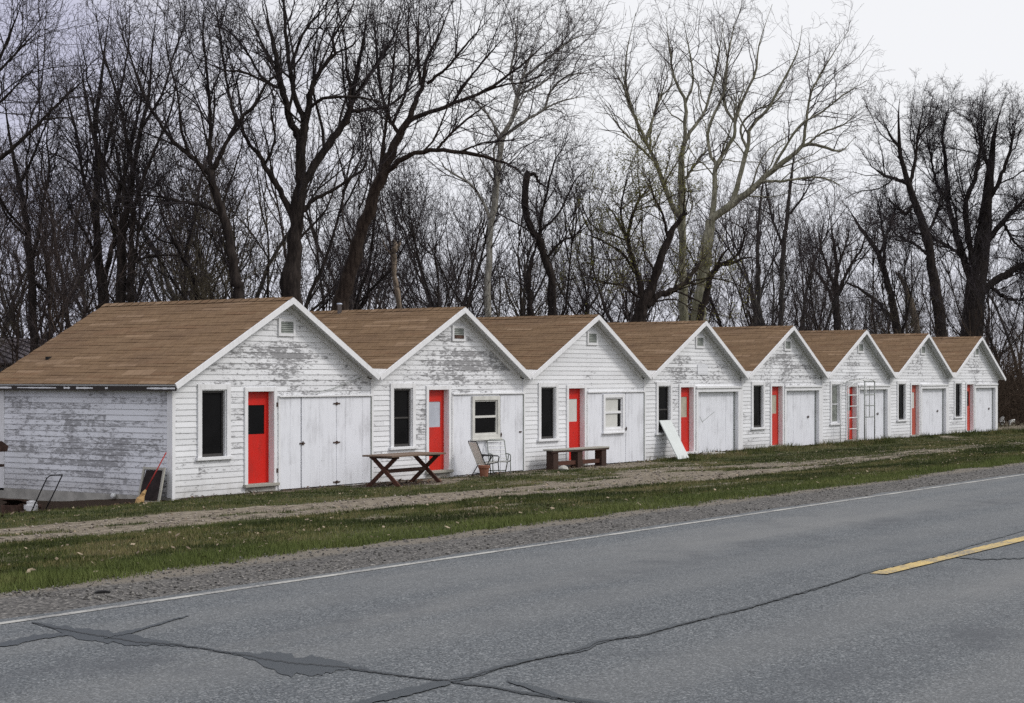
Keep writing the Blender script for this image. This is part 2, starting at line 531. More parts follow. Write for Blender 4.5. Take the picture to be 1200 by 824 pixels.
LABELS = [
    'nearest white cabin at the left end, paint flaking from its gable and long side wall',
    'flaking white cabin behind the brown picnic table, a sash window set into its garage door',
    'freshest white cabin behind the dark bench, pale blind drawn in its garage door window',
    'white cabin with a pale panel leaning under its narrow window and a scratched garage door',
    'white cabin between the leaning pale panel and the white garden arbor, fifth along the row',
    'white cabin with a white garden arbor standing in front of its red door',
    'second white cabin from the far right end, just past the arbor cabin',
    'farthest and smallest looking white cabin at the right end, beside dark brown brush',
]

def casing(mb, x0, x1, z0, z1, w, y=-0.045, back=0.0, top=True, bottom=True):
    mb.box(x0, x0 + w, y, back, z0, z1)
    mb.box(x1 - w, x1, y, back, z0, z1)
    if top: mb.box(x0 + w, x1 - w, y + 0.003, back, z1 - w, z1)
    if bottom: mb.box(x0 + w, x1 - w, y + 0.003, back, z0, z0 + w)

for i in range(8):
    W = EDGE[i + 1] - EDGE[i]
    x0w, x1w = 0.0, W
    ridge = 3.40
    xl, zl = (-0.22, 2.40) if i == 0 else (-0.06, 2.575)
    xe, ze = (W + 0.30, 2.47) if i == 7 else (W - 0.06, 2.575)
    cabin = thing('cabin', LABELS[i], 'cabin', (EDGE[i], 0, 0), 0, 'white gabled cabins in a row')
    flush = i < 3
    win = (0.70, 1.69, 0.80, 2.40)
    door = (2.13, 3.17, 0.10, 2.33)
    gar = (3.26, W - 0.03, 0.0, 2.10) if flush else (3.28, W - 0.06, 0.0, 2.24)
    gab = Gable(W, xl, zl, ridge, xe, ze, [win, door, gar])
    f = MB()
    clap(f, gab, -0.02, PEAK - 0.12)
    fw = f.build('front_wall', M['front%d' % i], cabin)
    # corner boards where this front starts and, on the last, where it ends
    t = MB()
    t.box(-0.05 if i else -0.04, 0.05, -0.034, 0.0, -0.05, 2.50)
    if i == 7: t.box(W - 0.10, W + 0.02, -0.034, 0.0, -0.05, 2.44)
    t.build('corner_board', M['trim'], cabin)
    # back wall and side walls
    b = MB()
    b.prism([(0, -0.6), (W, -0.6), (W, 2.42), (ridge, PEAK - 0.12), (0, 2.36)], DEPTH - 0.1, DEPTH)
    b.build('back_wall', M['side1'], cabin)
    if i == 0:
        s = MB()
        clap(s, Strip(0.0, DEPTH), 0.04, 2.36)
        # turned so that it runs back along the side: (x, y) -> (y, x)
        s.v = [(y, x, z) for x, y, z in s.v]
        s.f = [tuple(reversed(q)) for q in s.f]
        s.build('side_wall', M['side1'], cabin)
        s = MB().box(0.002, 0.2, 0.004, DEPTH, -1.2, 2.38)
        s.box(-0.035, 0.0, -0.004, 0.13, 0.02, 2.38)
        s.box(-0.03, 0.0, DEPTH - 0.12, DEPTH + .03, -0.02, 2.38)
        s.build('corner_board', M['trim'], cabin)
        s = MB().box(-0.03, 0.26, 0.03, DEPTH + .02, -1.25, 0.03)
        s.build('foundation', M['concrete'], cabin)
        s = MB().lathe([(0, .01), (0.004, .055), (0.05, .06), (.07, .05), (.075, .01)], k=14)
        s.build('pipe_cap', M['white_steel'], cabin, (-0.06, 1.7, 0.0), 0, True, (0, R(-90), 0))
    if i == 7:
        s = MB()
        s.box(W - 0.1, W, 0.004, DEPTH, -0.3, 2.40)
        s.build('side_wall', M['trim'], cabin)
    s = MB().box(0.27 if i == 0 else 0.06, W - 0.12, 0.004, DEPTH - 0.1, -0.30, -0.021)
    s.build('foundation_slab', M['concrete'], cabin)
    # ---- roof
    r = MB()
    roof_slope(r, (xl, zl), (ridge, PEAK), -OVER - 0.02, DEPTH + 0.35, i * 61)
    roof_slope(r, (xe, ze), (ridge, PEAK), -OVER - 0.02, DEPTH + 0.35, i * 61 + 30)
    roof = r.build('roof', M['shingle'], cabin)
    cap = MB()
    for k in range(24):
        y0 = -OVER - 0.02 + k * (DEPTH + 0.37 + OVER) / 24
        y1 = y0 + (DEPTH + 0.37 + OVER) / 24
        for sgn in (-1, 1):
            cap.quad((ridge, y0, PEAK + 0.032), (ridge, y1, PEAK + 0.022), (ridge + sgn * 0.14, y1, PEAK - 0.058), (ridge + sgn * 0.14, y0, PEAK - 0.046))
            cap.attr.setdefault('course', []).append(200 + k + i * 7); cap.attr.setdefault('lip', []).append(0.0)
    cap.build('ridge_cap', M['shingle'], roof)
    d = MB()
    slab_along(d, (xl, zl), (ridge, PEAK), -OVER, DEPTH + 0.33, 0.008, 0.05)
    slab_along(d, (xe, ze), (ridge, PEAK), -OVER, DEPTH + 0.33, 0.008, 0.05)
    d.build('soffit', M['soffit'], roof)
    k = MB()
    slab_along(k, (xl - 0.005, zl), (ridge, PEAK), -OVER - 0.03, -OVER - 0.001, -0.012, 0.115)
    slab_along(k, (xe + 0.005, ze), (ridge, PEAK), -OVER - 0.032, -OVER - 0.003, -0.012, 0.115)
    k.build('rake_board', M['trim'], roof)
    k = MB()
    slab_along(k, (xl + 0.3, zl + 0.3 * (PEAK - zl) / (ridge - xl)), (ridge, PEAK), -0.04, -0.002, 0.052, 0.16)
    slab_along(k, (xe - 0.1, ze + 0.1 * (PEAK - ze) / (xe - ridge)), (ridge, PEAK), -0.042, -0.003, 0.052, 0.16)
    k.build('frieze_board', M['trim'], cabin)
    if i == 0:
        k = MB().box(xl + 0.02, xl + 0.045, -OVER, DEPTH + 0.33, zl - 0.14, zl - 0.03)
        k.build('fascia', M['fascia_old'], roof)
        for (ya, yb, h) in ((-.28, .55, .05), (1.75, 1.83, .05), (2.22, 2.75, .045), (2.95, 3.15, .05), (3.4, 4.7, .035), (4.9, 5.7, .05)):
            k = MB(); n = 7
            for q in range(n):
                a, c = ya + (yb - ya) * q / n, ya + (yb - ya) * (q + 1) / n
                hh = h * random.uniform(0.55, 1.0)
                k.box(xl + 0.0165, xl + 0.02, a, c, zl - 0.085 - hh / 2, zl - 0.085 + hh / 2)
            k.build('old_paint', M['trim'], roof)
    if i < 7:   # the little flat board that closes the valley between two gables
        k = MB().prism([(xe - 0.02, 2.50), (xe + 0.02, 2.50), (xe + 0.34, 2.575 + 0.17), (xe - 0.32, 2.575 + 0.18)], -0.285, -0.262)
        k.build('valley_flashing', M['trim'], roof)
    # ---- gable vent
    vx, vz = 3.50, 3.675
    v = MB(); casing(v, vx - 0.28, vx + 0.28, vz - 0.20, vz + 0.20, 0.07, -0.05)
    vent = v.build('gable_vent', M['trim'], cabin)
    v = MB().box(vx - 0.21, vx + 0.21, -0.022, -0.016, vz - 0.13, vz + 0.13)
    for q in range(6):
        zz = vz - 0.125 + q * 0.044
        v.hexa([(vx - .21, -0.042, zz), (vx + .21, -0.042, zz), (vx + .21, -0.036, zz), (vx - .21, -0.036, zz),
                (vx - .21, -0.026, zz + .03), (vx + .21, -0.026, zz + .03), (vx + .21, -0.02, zz + .03), (vx - .21, -0.02, zz + .03)])
    v.build('louvre', M['vent'], vent)
    if i == 1:
        v = MB().box(vx - 0.2, vx + 0.2, -0.060, -0.047, vz - 0.13, vz - 0.05)
        v.build('stained_patch', M['rust_box'], vent)
    # ---- narrow window
    x0, x1, z0, z1 = win
    m = MB(); casing(m, x0, x1, z0 + 0.035, z1, 0.12, -0.048, 0.0, True, False)
    m.box(x0 + .12, x0 + .145, -0.02, 0.10, z0, z1 - .12); m.box(x1 - .145, x1 - .12, -0.02, 0.10, z0, z1 - .12)
    m.box(x0 + .12, x1 - .12, -0.02, 0.10, z1 - .145, z1 - .12)
    window = m.build('window', M['trim'], cabin, bevel=0.004)
    MB().box(x0 - 0.05, x1 + 0.05, -0.085, 0.10, z0 - 0.03, z0 + 0.035).build('sill', M['trim'], window, bevel=0.005)
    px0, px1, pz0, pz1 = x0 + .145, x1 - .145, z0 + .035, z1 - .145
    MB().box(px0 - .01, px1 + .01, 0.065, 0.075, pz0, pz1 + .01).build('pane', M['glass_green'] if i == 5 else M['glass'], window)
    m = MB()
    fr = 0.045
    m.box(px0, px0 + fr, 0.04, 0.063, pz0, pz1); m.box(px1 - fr, px1, 0.04, 0.063, pz0, pz1)
    m.box(px0 + fr, px1 - fr, 0.042, 0.063, pz0, pz0 + fr + .02); m.box(px0 + fr, px1 - fr, 0.042, 0.063, pz1 - fr, pz1)
    if i in (1, 3, 5):
        m.box(px0 + fr, px1 - fr, 0.044, 0.063, (pz0 + pz1) / 2 - .02, (pz0 + pz1) / 2 + .02)
    m.build('sash', M['trim'] if i == 5 else M['dark_frame'], window)
    # ---- door
    x0, x1, z0, z1 = door
    m = MB()
    m.box(x0, x0 + .10, -0.046, 0.0, z0, z1); m.box(x1 - .10, x1, -0.046, 0.0, z0, z1)
    m.box(x0 + .10, x1 - .10, -0.043, 0.0, z1 - .10, z1)
    m.box(x0 + .08, x0 + .103, -0.02, 0.2, z0, z1 - .08); m.box(x1 - .103, x1 - .08, -0.02, 0.2, z0, z1 - .08)
    m.box(x0 + .103, x1 - .103, -0.018, 0.2, z1 - .103, z1 - .08)
    frame = m.build('door_frame', M['trim'], cabin, bevel=0.004)
    MB().box(x0 - .03, x1 + .03, -0.10, 0.2, z0 + 0.02, z0 + 0.085).build('threshold', M['grey_wood'] if i not in (3, 7) else M['trim'], frame, bevel=0.006)
    MB().box(x0 + .04, x1 - .04, -0.02, 0.19, -0.3, z0 + 0.02).build('door_base', M['concrete'], cabin)
    dx0, dx1, dz0, dz1 = x0 + .104, x1 - .104, z0 + 0.088, z1 - .104
    gx0, gx1, gz0, gz1 = dx0 + .16, dx1 - .14, dz0 + 1.09, dz0 + 1.74
    m = MB()
    m.box(dx0, gx0, 0.12, 0.16, dz0, dz1); m.box(gx1, dx1, 0.12, 0.16, dz0, dz1)
    m.box(gx0, gx1, 0.1201, 0.16, dz0, gz0); m.box(gx0, gx1, 0.1201, 0.16, gz1, dz1)
    leaf = m.build('door', M['red%d' % i], cabin)
    MB().box(gx0 - .003, gx1 + .003, 0.135, 0.145, gz0 - .003, gz1 + .003).build('pane', [M['glass'], M['glass_pale'], M['glass_blind'], M['tan_pane'], M['tan_pane'], M['glass'], M['glass_blind'], M['glass']][i], leaf)
    m = MB(); m.tube([(dx0 + .07, 0.12, dz0 + .95), (dx0 + .07, 0.075, dz0 + .95)], [.012, .012], 8)
    m.tube([(dx0 + .07, 0.085, dz0 + .95), (dx0 + .07, 0.06, dz0 + .95), (dx0 + .07, .05, dz0 + .95)], [.028, .03, .015], 10)
    m.build('handle', M['iron'], leaf, smooth=True)
    if i == 0:
        for zz in (1.93, .45): MB().box(x1 - .03, x1 + .02, -0.055, -0.044, zz - .05, zz + .05).build('hinge', M['iron'], frame)
    # ---- garage doors
    x0, x1, z0, z1 = gar
    y = -0.03 if flush else 0.11
    if flush:
        MB().box(x0 - .03, x1 + .0, -0.075, -0.012, z1 - .005, z1 + 0.035).build('door_header', M['trim'], cabin, bevel=0.004)
        MB().box(x0 - .035, x0 + .02, -0.036, 0.0, 0.0, z1 - .005).build('door_jamb', M['trim'], cabin)
    else:
        m = MB().box(x0 - .06, x1 + .03, -0.085, 0.0, z1 - .05, z1 + .02)
        m.box(x0 - .03, x1, -0.042, 0.12, z1 - .17, z1 - .05)
        m.box(x0 - .03, x0 + .10, -0.044, 0.12, -0.03, z1 - .17)
        m.box(x1 - .23, x1, -0.040, 0.2, -0.03, z1 - .17)
        m.build('door_surround', M['trim'], cabin, bevel=0.004)
    def leaf_panel(a, b, zb, zt, hole=None, planks=True):
        m = MB()
        if hole:
            h0, h1, v0, v1 = hole
            m.box(a, h0, y, y + .04, zb, zt); m.box(h1, b, y, y + .04, zb, zt)
            m.box(h0, h1, y, y + .04, zb, v0); m.box(h0, h1, y, y + .04, v1, zt)
        else:
            n = max(1, int((b - a) / 0.3)) if planks else 1
            for q in range(n):
                xa, xb = a + (b - a) * q / n, a + (b - a) * (q + 1) / n
                m.box(xa + (.0015 if q else 0), xb - (.0015 if q < n - 1 else 0), y + random.uniform(0, .003), y + .04, zb, zt)
        return m.build('garage_door', M['garage'], cabin)
    if flush:
        MB().box(x0, x1, y + .045, y + .05, z0 - .02, z1).build('door_backing', M['black_mesh'], cabin)
    else:
        MB().box(x0, x1, y + .045, y + .05, z0 - .02, z1).build('door_backing', M['black_mesh'], cabin)
    zt = z1 - 0.015 if flush else z1 - .172
    if i == 0:
        leaf_panel(x0 + .025, 3.97, 0.02, zt)
        b1 = leaf_panel(4.01, 5.22, 0.02, zt)
        b2 = leaf_panel(5.232, x1 - .03, 0.02, zt)
        for zz in (1.93, 1.02, .09):
            m = MB(); hinge(m, 5.226, zz, y); m.build('hinge', M['iron'], b1)
        m = MB().box(3.93, 4.10, y - .02, y, 1.02, 1.05).box(4.0, 4.03, y - .045, y - .02, 0.99, 1.08)
        m.build('hasp', M['iron'], b1)
        MB().box(x1 - .028, x1 - .006, y - .02, y + .02, .02, zt).build('edge_strip', M['vent'], b2)
        m = MB().tube([(4.3, -0.06, 2.17), (5.1, -0.06, 2.29), (6.1, -0.062, 2.56)], 0.008, 6)
        m.build('loose_cable', M['vent'], cabin)
    elif flush:
        wx = (4.05, 5.30) if i == 1 else (4.05, 5.24)
        wz = (0.93, 2.05)
        lf = leaf_panel(x0 + .025, 5.36, 0.02, zt, (wx[0] + .1, wx[1] - .1, wz[0] + .1, wz[1] - .1))
        rt = leaf_panel(5.385, x1 - .03, 0.02, zt)
        MB().box(x1 - .028, x1 - .006, y - .02, y + .02, .02, zt).build('edge_strip', M['vent'], rt)
        m = MB(); casing(m, wx[0], wx[1], wz[0], wz[1], 0.105, y - 0.05, y + .02)
        sw = m.build('window', M['sash'] if i == 1 else M['trim'], lf, bevel=.004)
        a, b, c, e = wx[0] + .105, wx[1] - .105, wz[0] + .105, wz[1] - .105
        MB().box(wx[0] - .04, wx[1] + .04, y - .09, y, wz[0] - .035, wz[0] + .002).build('sill', M['sash'] if i == 1 else M['trim'], sw)
        MB().box(a, b, y + .022, y + .027, c, e).build('pane', M['glass'] if i == 1 else M['glass_blind'], sw)
        m = MB(); mid = (c + e) / 2 + .02
        m.box(a, a + .04, y - .012, y + .02, c, e); m.box(b - .04, b, y - .012, y + .02, c, e)
        m.box(a + .04, b - .04, y - .01, y + .02, c, c + .05); m.box(a + .04, b - .04, y - .01, y + .02, e - .04, e)
        m.box(a + .04, b - .04, y - .014, y + .02, mid - .03, mid + .03)
        m.build('sash', M['sash'] if i == 1 else M['trim'], sw)
        if i == 2:
            m = MB().box(b - .20, b - .06, y + .014, y + .021, c + .05, mid - .03).box(b - .17, b - .05, y + .014, y + .021, mid + .05, e - .04)
            m.build('blind_gap', M['glass'], sw)
        m = MB().box(5.33, 5.42, y - .025, y, 1.0, 1.03).box(5.365, 5.385, y - .04, y - .02, .96, 1.07)
        m.build('hasp', M['iron'], rt)
        if i == 1: MB().box(6.25, 6.36, y - .02, y, 1.05, 1.085).build('hinge', M['iron'], rt)
    else:
        cutx = [5.55, 4.25 + .0, 4.9, 4.6, 4.7][i - 3]
        a = leaf_panel(x0 + .10, cutx - .006, 0.0, zt)
        b = leaf_panel(cutx + .006, x1 - .235, 0.0, zt)
        MB().box(x1 - .29, x1 - .236, y - .012, y + .02, 0.0, zt).build('edge_strip', M['vent'], b)
        if i != 3:
            m = MB().box(5.38, 5.52, y - .03, y, 1.10, 1.135)
            m.tube([(5.45, y, 1.08), (5.45, y - .05, 1.08), (5.45, y - .05, 1.15), (5.45, y, 1.15)], .012, 6)
            m.build('handle', M['iron'], b)
        else:   # the tick-shaped scratch
            m = MB().beam((3.75, y - .002, 1.28), (3.95, y - .002, 1.08), .012, .003, (0, 1, 0))
            m.beam((3.90, y - .0025, 1.10), (4.75, y - .0025, 1.42), .014, .003, (0, 1, 0))
            m.build('scratch_mark', M['vent'], a)
    if i == 1:
        m = MB().lathe([(0, .055), (.25, .055), (.255, .075), (.30, .075), (.31, .0)], k=14)
        m.build('roof_pipe', M['pipe'], roof, (3.28, 3.8, 4.24), 0, True)
    if i == 3:
        MB().box(3.35, 4.05, -0.03, -0.022, 2.62, 2.95).build('patch_board', M['side1'], cabin)
    if i == 0:
        MB().box(0.8, 0.95, 4.85, 4.95, 2.93, 3.02).build('roof_tear', M['scrap'], roof)
# ------------------------------------------------------------------ ground, road, grass
def vnoise(x, y, seed=0):
    xi, yi = np.floor(x).astype(np.int64), np.floor(y).astype(np.int64)
    fx, fy = x - xi, y - yi
    fx, fy = fx * fx * (3 - 2 * fx), fy * fy * (3 - 2 * fy)
    def h(a, b):
        n = (a * 374761393 + b * 668265263 + seed * 982451653) & 0x7fffffff
        n = ((n ^ (n >> 13)) * 1274126177) & 0x7fffffff
        return ((n ^ (n >> 16)) & 0xffff) / 65535.0
    return (h(xi, yi) * (1 - fx) + h(xi + 1, yi) * fx) * (1 - fy) + (h(xi, yi + 1) * (1 - fx) + h(xi + 1, yi + 1) * fx) * fy

def fbm(x, y, seed=0, octv=4):
    s, a, t = 0, 0.5, 0
    for k in range(octv):
        s = s + a * vnoise(x * 2 ** k, y * 2 ** k, seed + k); t += a; a *= 0.55
    return s / t

def sstep(v, a, b):
    q = np.clip((v - a) / (b - a), 0, 1)
    return q * q * (3 - 2 * q)

ROAD_Z = 0.80
EDGE_Y = -16.15            # where the asphalt ends, beyond the white line
PROF_Y = [-2000, -60, -26, -24.3, -16.5, -16.14, -15.2, -14.0, -12, -9, -7, -4, -1.5, 0, 60, 200, 3000]
PROF_Z = [0.2, 0.5, 0.76, 0.74, 0.74, 0.785, 0.755, 0.70, 0.58, 0.38, 0.26, 0.11, 0.03, 0.0, 0.0, 0.4, 6.0]

def ground_z(x, y, rough=True):
    x, y = np.asarray(x, float), np.asarray(y, float)
    z = np.interp(y, PROF_Y, PROF_Z)
    z = z - 0.62 * sstep(y, -1.0, 4.5) * sstep(x, 0.35, -0.5) * sstep(x, -16, -8)
    z = z + 0.11 * sstep(y, -2.2, -0.7) * sstep(x, 18, 24) * (0.3 + 0.7 * sstep(x, 55, 45)) * sstep(y, 1.5, 0.3)
    if rough:
        w = sstep(y, -15.9, -13.5) * sstep(y, 300, 30)
        z = z + w * ((fbm(x * .5, y * .5, 3) - .5) * 0.07 + (fbm(x * 2.3, y * 2.3, 8) - .5) * 0.035)
    return z

def dirt_mask(x, y):
    """1 = bare trodden earth, 0 = turf"""
    n = fbm(x * .55, y * .9, 21); n2 = fbm(x * 2.0, y * 2.8, 31); n3 = fbm(x * .22, y * .5, 41)
    # the drive along the cabins: two wheel tracks
    c = np.interp(x, [-30, -10, 0, 8, 16, 40, 90], [-5.1, -5.1, -6.2, -7.3, -7.2, -6.4, -6.2])
    hw = np.interp(x, [-30, -10, 0, 8, 16, 26, 90], [1.8, 1.8, 1.75, 2.0, 1.5, 0.8, 0.55])
    d = np.abs(y - c)
    track = sstep(d, hw + 0.45, hw - 0.25)
    strip = sstep(np.abs(y - c + .15), 0.62, 0.22) * np.interp(x, [-30, 14, 22], [0.62, 0.5, 0.1])
    fade = np.interp(x, [-30, 13, 20, 30, 60], [1.0, 0.98, 0.62, 0.42, 0.34])
    m = track * fade - strip * 1.05
    # trodden yard before the second and third cabins
    yard = sstep(x, 4.0, 7.5) * sstep(x, 20.5, 16.5) * sstep(y, -8.6, -7.4) * sstep(y, 0.5, -0.1)
    m = np.maximum(m, yard * 0.80)
    m = np.maximum(m, 0.9 * np.exp(-(((x - 6.3) / 1.6) ** 2 + ((y + 1.1) / 0.8) ** 2)))
    m = np.maximum(m, 0.75 * sstep(y, -0.75, -0.2) * sstep(x, 12, 9) * sstep(x, 0.5, 4))
    m = np.maximum(m, 0.9 * sstep(x, 0.2, -0.3) * sstep(x, -2.2, -0.9) * sstep(y, -0.4, 0.4))
    m = np.maximum(m, 0.7 * sstep(y, -0.35, -0.05) * sstep(x, 20, 24))
    n4 = fbm(x * 5.5, y * 7.0, 35)
    v = m + (n - .5) * 1.0 + (n2 - .5) * 0.9 + (n4 - .5) * .7 + (n3 - .5) * .3 + .16 * sstep(y, -13.5, -11.5) * sstep(n3, .5, .7)
    turf_islands = yard * 0.9 * sstep(fbm(x * .3, y * .75, 77), 0.52, 0.66)
    v = v - turf_islands * .6
    out = sstep(v, 0.36, 0.62)
    verge = sstep(y + (n - .5) * 1.0 + (n2 - .5) * .5, -14.15, -14.5)
    return np.maximum(out, verge), verge

def dense_axis(segs):
    out = []
    for a, b, s in segs:
        out.extend(np.arange(a, b, s))
    return np.array(out + [segs[-1][1]])

gx = dense_axis([(-3000, -600, 400), (-600, -100, 60), (-100, -24, 6), (-24, 60, 0.16), (60, 90, 0.5), (90, 300, 15), (300, 800, 100), (800, 4000, 500)])
gy = dense_axis([(-2000, -200, 200), (-200, -40, 20), (-40, -17, 1.5), (-17, 2.2, 0.12), (2.2, 8, 0.5), (8, 60, 4), (60, 300, 30), (300, 3000, 300)])
XX, YY = np.meshgrid(gx, gy, indexing='xy')
ZZ = ground_z(XX, YY)
DD, VV = dirt_mask(XX, YY)
def soil_shade_mask(x, y):
    """dark mould and rotted leaves, and painted contact shade: by the side wall, along the footings, under the table and the bench"""
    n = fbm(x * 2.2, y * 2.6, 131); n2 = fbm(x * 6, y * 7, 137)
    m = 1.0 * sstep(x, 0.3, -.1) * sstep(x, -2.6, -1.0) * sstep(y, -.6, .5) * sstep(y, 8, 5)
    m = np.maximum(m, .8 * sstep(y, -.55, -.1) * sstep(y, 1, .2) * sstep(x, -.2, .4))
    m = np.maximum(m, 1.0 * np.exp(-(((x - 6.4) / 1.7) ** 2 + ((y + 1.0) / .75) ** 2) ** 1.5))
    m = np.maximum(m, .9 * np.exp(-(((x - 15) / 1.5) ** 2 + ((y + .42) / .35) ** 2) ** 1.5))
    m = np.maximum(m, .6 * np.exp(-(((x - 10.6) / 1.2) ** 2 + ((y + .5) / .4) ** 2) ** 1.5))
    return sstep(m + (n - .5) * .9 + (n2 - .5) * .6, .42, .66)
nx, ny = len(gx), len(gy)
idx = np.arange(nx * ny).reshape(ny, nx)
F = np.stack([idx[:-1, :-1], idx[:-1, 1:], idx[1:, 1:], idx[1:, :-1]], -1).reshape(-1, 4)
mt, g = material('turf_and_dirt')
pos = g.coord()
dirt, verge = g.attr('dirt'), g.attr('verge')
n_big = g.noise(pos, 0.7, 5, 0.6); n_mid = g.noise(pos, 5, 5, 0.65); n_fine = g.noise(pos, 34, 4, 0.7)
turf = g.mix(n_mid, (0.028, 0.036, 0.011), (0.074, 0.078, 0.028))
turf = g.mix(g.step(n_big, 0.45, 0.7, 0, 0.5), turf, (0.125, 0.10, 0.058))
turf = g.mix(g.step(n_fine, 0.55, 0.75, 0, 0.5), turf, (0.03, 0.024, 0.015))
earth = g.mix(g.step(n_mid, .3, .7), (0.088, 0.071, 0.050), (0.27, 0.232, 0.178))
earth = g.mix(g.step(n_fine, 0.5, 0.7, 0, 0.6), earth, (0.36, 0.318, 0.252))
earth = g.mix(g.step(g.noise(pos, 1.6, 5, .6), 0.52, 0.72, 0, 0.7), earth, (0.13, 0.105, 0.08))
stone = g.voronoi(pos, 38, 'F1', 'Color')
sx = g.sep(stone)[0]
gravel = g.mix(sx, (0.035, 0.034, 0.033), (0.17, 0.162, 0.15))
gravel = g.mix(g.step(sx, 0.93, 0.97, 0, 0.6), gravel, (0.36, 0.34, 0.31))
sy = g.sep(pos)[1]
edgy = g.step(g.m('ADD', sy, g.m('MULTIPLY', g.m('SUBTRACT', n_big, .5), .9)), -14.95, -14.55)
gravel = g.mix(g.m('MULTIPLY', edgy, 0.85), gravel, g.mix(n_fine, (0.105, 0.092, 0.074), (0.25, 0.222, 0.18)))
soil = g.mix(n_fine, (0.022, 0.016, 0.012), (0.075, 0.053, 0.038))  # dark soil colour, doubling as contact shade under furniture and along footings
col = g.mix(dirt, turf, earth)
col = g.mix(g.attr('soil'), col, soil)  # soil attribute holds dark mould and painted contact shade
col = g.mix(verge, col, gravel)
wood_floor = g.step(sy, 5.5, 8.0)
col = g.mix(wood_floor, col, g.mix(n_mid, (0.045, 0.033, 0.023), (0.11, 0.08, 0.055)))
far = g.step(sy, -40, -60)
col = g.mix(far, col, (0.06, 0.07, 0.03))
hgt = g.m('ADD', n_fine, g.m('MULTIPLY', g.voronoi(pos, 38), 0.8))
finish(g, col, 0.95, g.bump(hgt, 0.6, 0.03), None, 0.15)
ground = big_mesh('ground', np.stack([XX, YY, ZZ], -1).reshape(-1, 3), F, mt)
for an, arr in (('dirt', DD), ('verge', VV), ('soil', soil_shade_mask(XX, YY))):
    a = ground.data.attributes.new(an, 'FLOAT', 'POINT'); a.data.foreach_set('value', arr.ravel().astype('f'))
ground.data.polygons.foreach_set('use_smooth', np.ones(len(F), bool))
tag(ground, kind='structure')

# road: one long slab with a slightly ragged edge
mt, g = material('asphalt')
pos = g.coord()
s = g.sep(pos)
n1 = g.noise(pos, 75, 3, 0.75); n2 = g.noise(g.mapping(pos, (0.12, 1, 1)), 0.8, 5, 0.6); n3 = g.noise(pos, 1.4, 5, 0.65)
cell = g.sep(g.voronoi(pos, 80, 'F1', 'Color'))
n1s = g.step(g.noise(pos, 78, 3, 0.7), 0.40, 0.62)
base = g.mix(n1s, (0.042, 0.049, 0.053), (0.134, 0.145, 0.152))
base = g.mix(g.step(cell[0], 0.80, 0.9, 0, 0.55), base, (0.30, 0.31, 0.31))
base = g.mix(g.step(cell[1], 0.8, 0.9, 0, 0.75), base, (0.022, 0.025, 0.028))
base = g.mix(g.step(n2, 0.45, 0.7, 0, 0.5), base, (0.165, 0.165, 0.158))
base = g.mix(g.step(n3, 0.5, 0.72, 0, 0.45), base, (0.062, 0.068, 0.075))
big = g.noise(g.mapping(pos, (0.35, 1, 1)), 0.28, 4, 0.55)
base = g.mix(g.step(big, 0.42, 0.72, 0, 0.4), base, (0.058, 0.066, 0.074))
for yc in (-17.35, -19.15, -21.25, -23.1):
    wv = g.m('ADD', s[1], g.m('MULTIPLY', g.m('SUBTRACT', n2, .5), 0.9))
    d_ = g.m('ABSOLUTE', g.m('SUBTRACT', wv, yc))
    base = g.mix(g.step(d_, 0.55, 0.12, 0, 0.30), base, (0.150, 0.152, 0.148))
for yc in (-18.25, -22.2):
    d_ = g.m('ABSOLUTE', g.m('SUBTRACT', s[1], yc))
    base = g.mix(g.m('MULTIPLY', g.step(d_, 0.45, 0.05, 0, 0.5), g.step(n3, .35, .65)), base, (0.055, 0.060, 0.066))
finish(g, base, g.m('ADD', 0.68, g.m('MULTIPLY', n3, 0.2)), g.bump(g.m('ADD', n1, cell[2]), 0.45, 0.008), None, 0.35)
rx = dense_axis([(-1200, -120, 120), (-120, -30, 10), (-30, 80, 0.4), (80, 200, 10), (200, 3000, 200)])
road_mb = MB()
for a, b in zip(rx, rx[1:]):
    ea = EDGE_Y + (float(fbm(np.array(a * 1.3), np.array(.2), 5)) - .5) * .22
    eb = EDGE_Y + (float(fbm(np.array(b * 1.3), np.array(.2), 5)) - .5) * .22
    road_mb.quad((a, -24.5, ROAD_Z), (b, -24.5, ROAD_Z), (b, eb, ROAD_Z), (a, ea, ROAD_Z))
    road_mb.quad((a, ea, ROAD_Z), (b, eb, ROAD_Z), (b, eb + .03, ROAD_Z - .09), (a, ea + .03, ROAD_Z - .09))
    road_mb.quad((a, -24.5, ROAD_Z - .09), (b, -24.5, ROAD_Z - .09), (b, -24.5, ROAD_Z), (a, -24.5, ROAD_Z))
tag(road_mb.build('road', mt), kind='structure')

def paint_mat(name, col, wear):
    mt, g = material(name)
    pos = g.coord()
    n = g.noise(pos, 26, 4, 0.7); n2 = g.noise(pos, 2.2, 4, 0.6)
    f = g.step(g.m('ADD', g.m('MULTIPLY', n, 0.6), g.m('MULTIPLY', n2, 0.5)), 0.46, 0.68, 0, wear)
    finish(g, g.mix(f, col, (0.13, 0.13, 0.13)), 0.7, g.bump(n, 0.3, 0.004))
    return mt
white_p, yellow_p = paint_mat('white_road_paint', (0.38, 0.375, 0.345), 0.95), paint_mat('yellow_road_paint', (0.50, 0.365, 0.13), 1.0)
def stripe(name, x0, x1, y, w, mt, step=0.25, lift=.004):
    mb = MB()
    xs = np.arange(x0, x1 + 1e-6, step)
    for a, b in zip(xs, xs[1:]):
        wa = w * (0.9 + .2 * float(fbm(np.array(a * 2), np.array(y), 9))); wb = w * (0.9 + .2 * float(fbm(np.array(b * 2), np.array(y), 9)))
        mb.quad((a, y - wa / 2, ROAD_Z + lift), (b, y - wb / 2, ROAD_Z + lift), (b, y + wb / 2, ROAD_Z + lift), (a, y + wa / 2, ROAD_Z + .004))
    return tag(mb.build(name, mt), kind='structure')
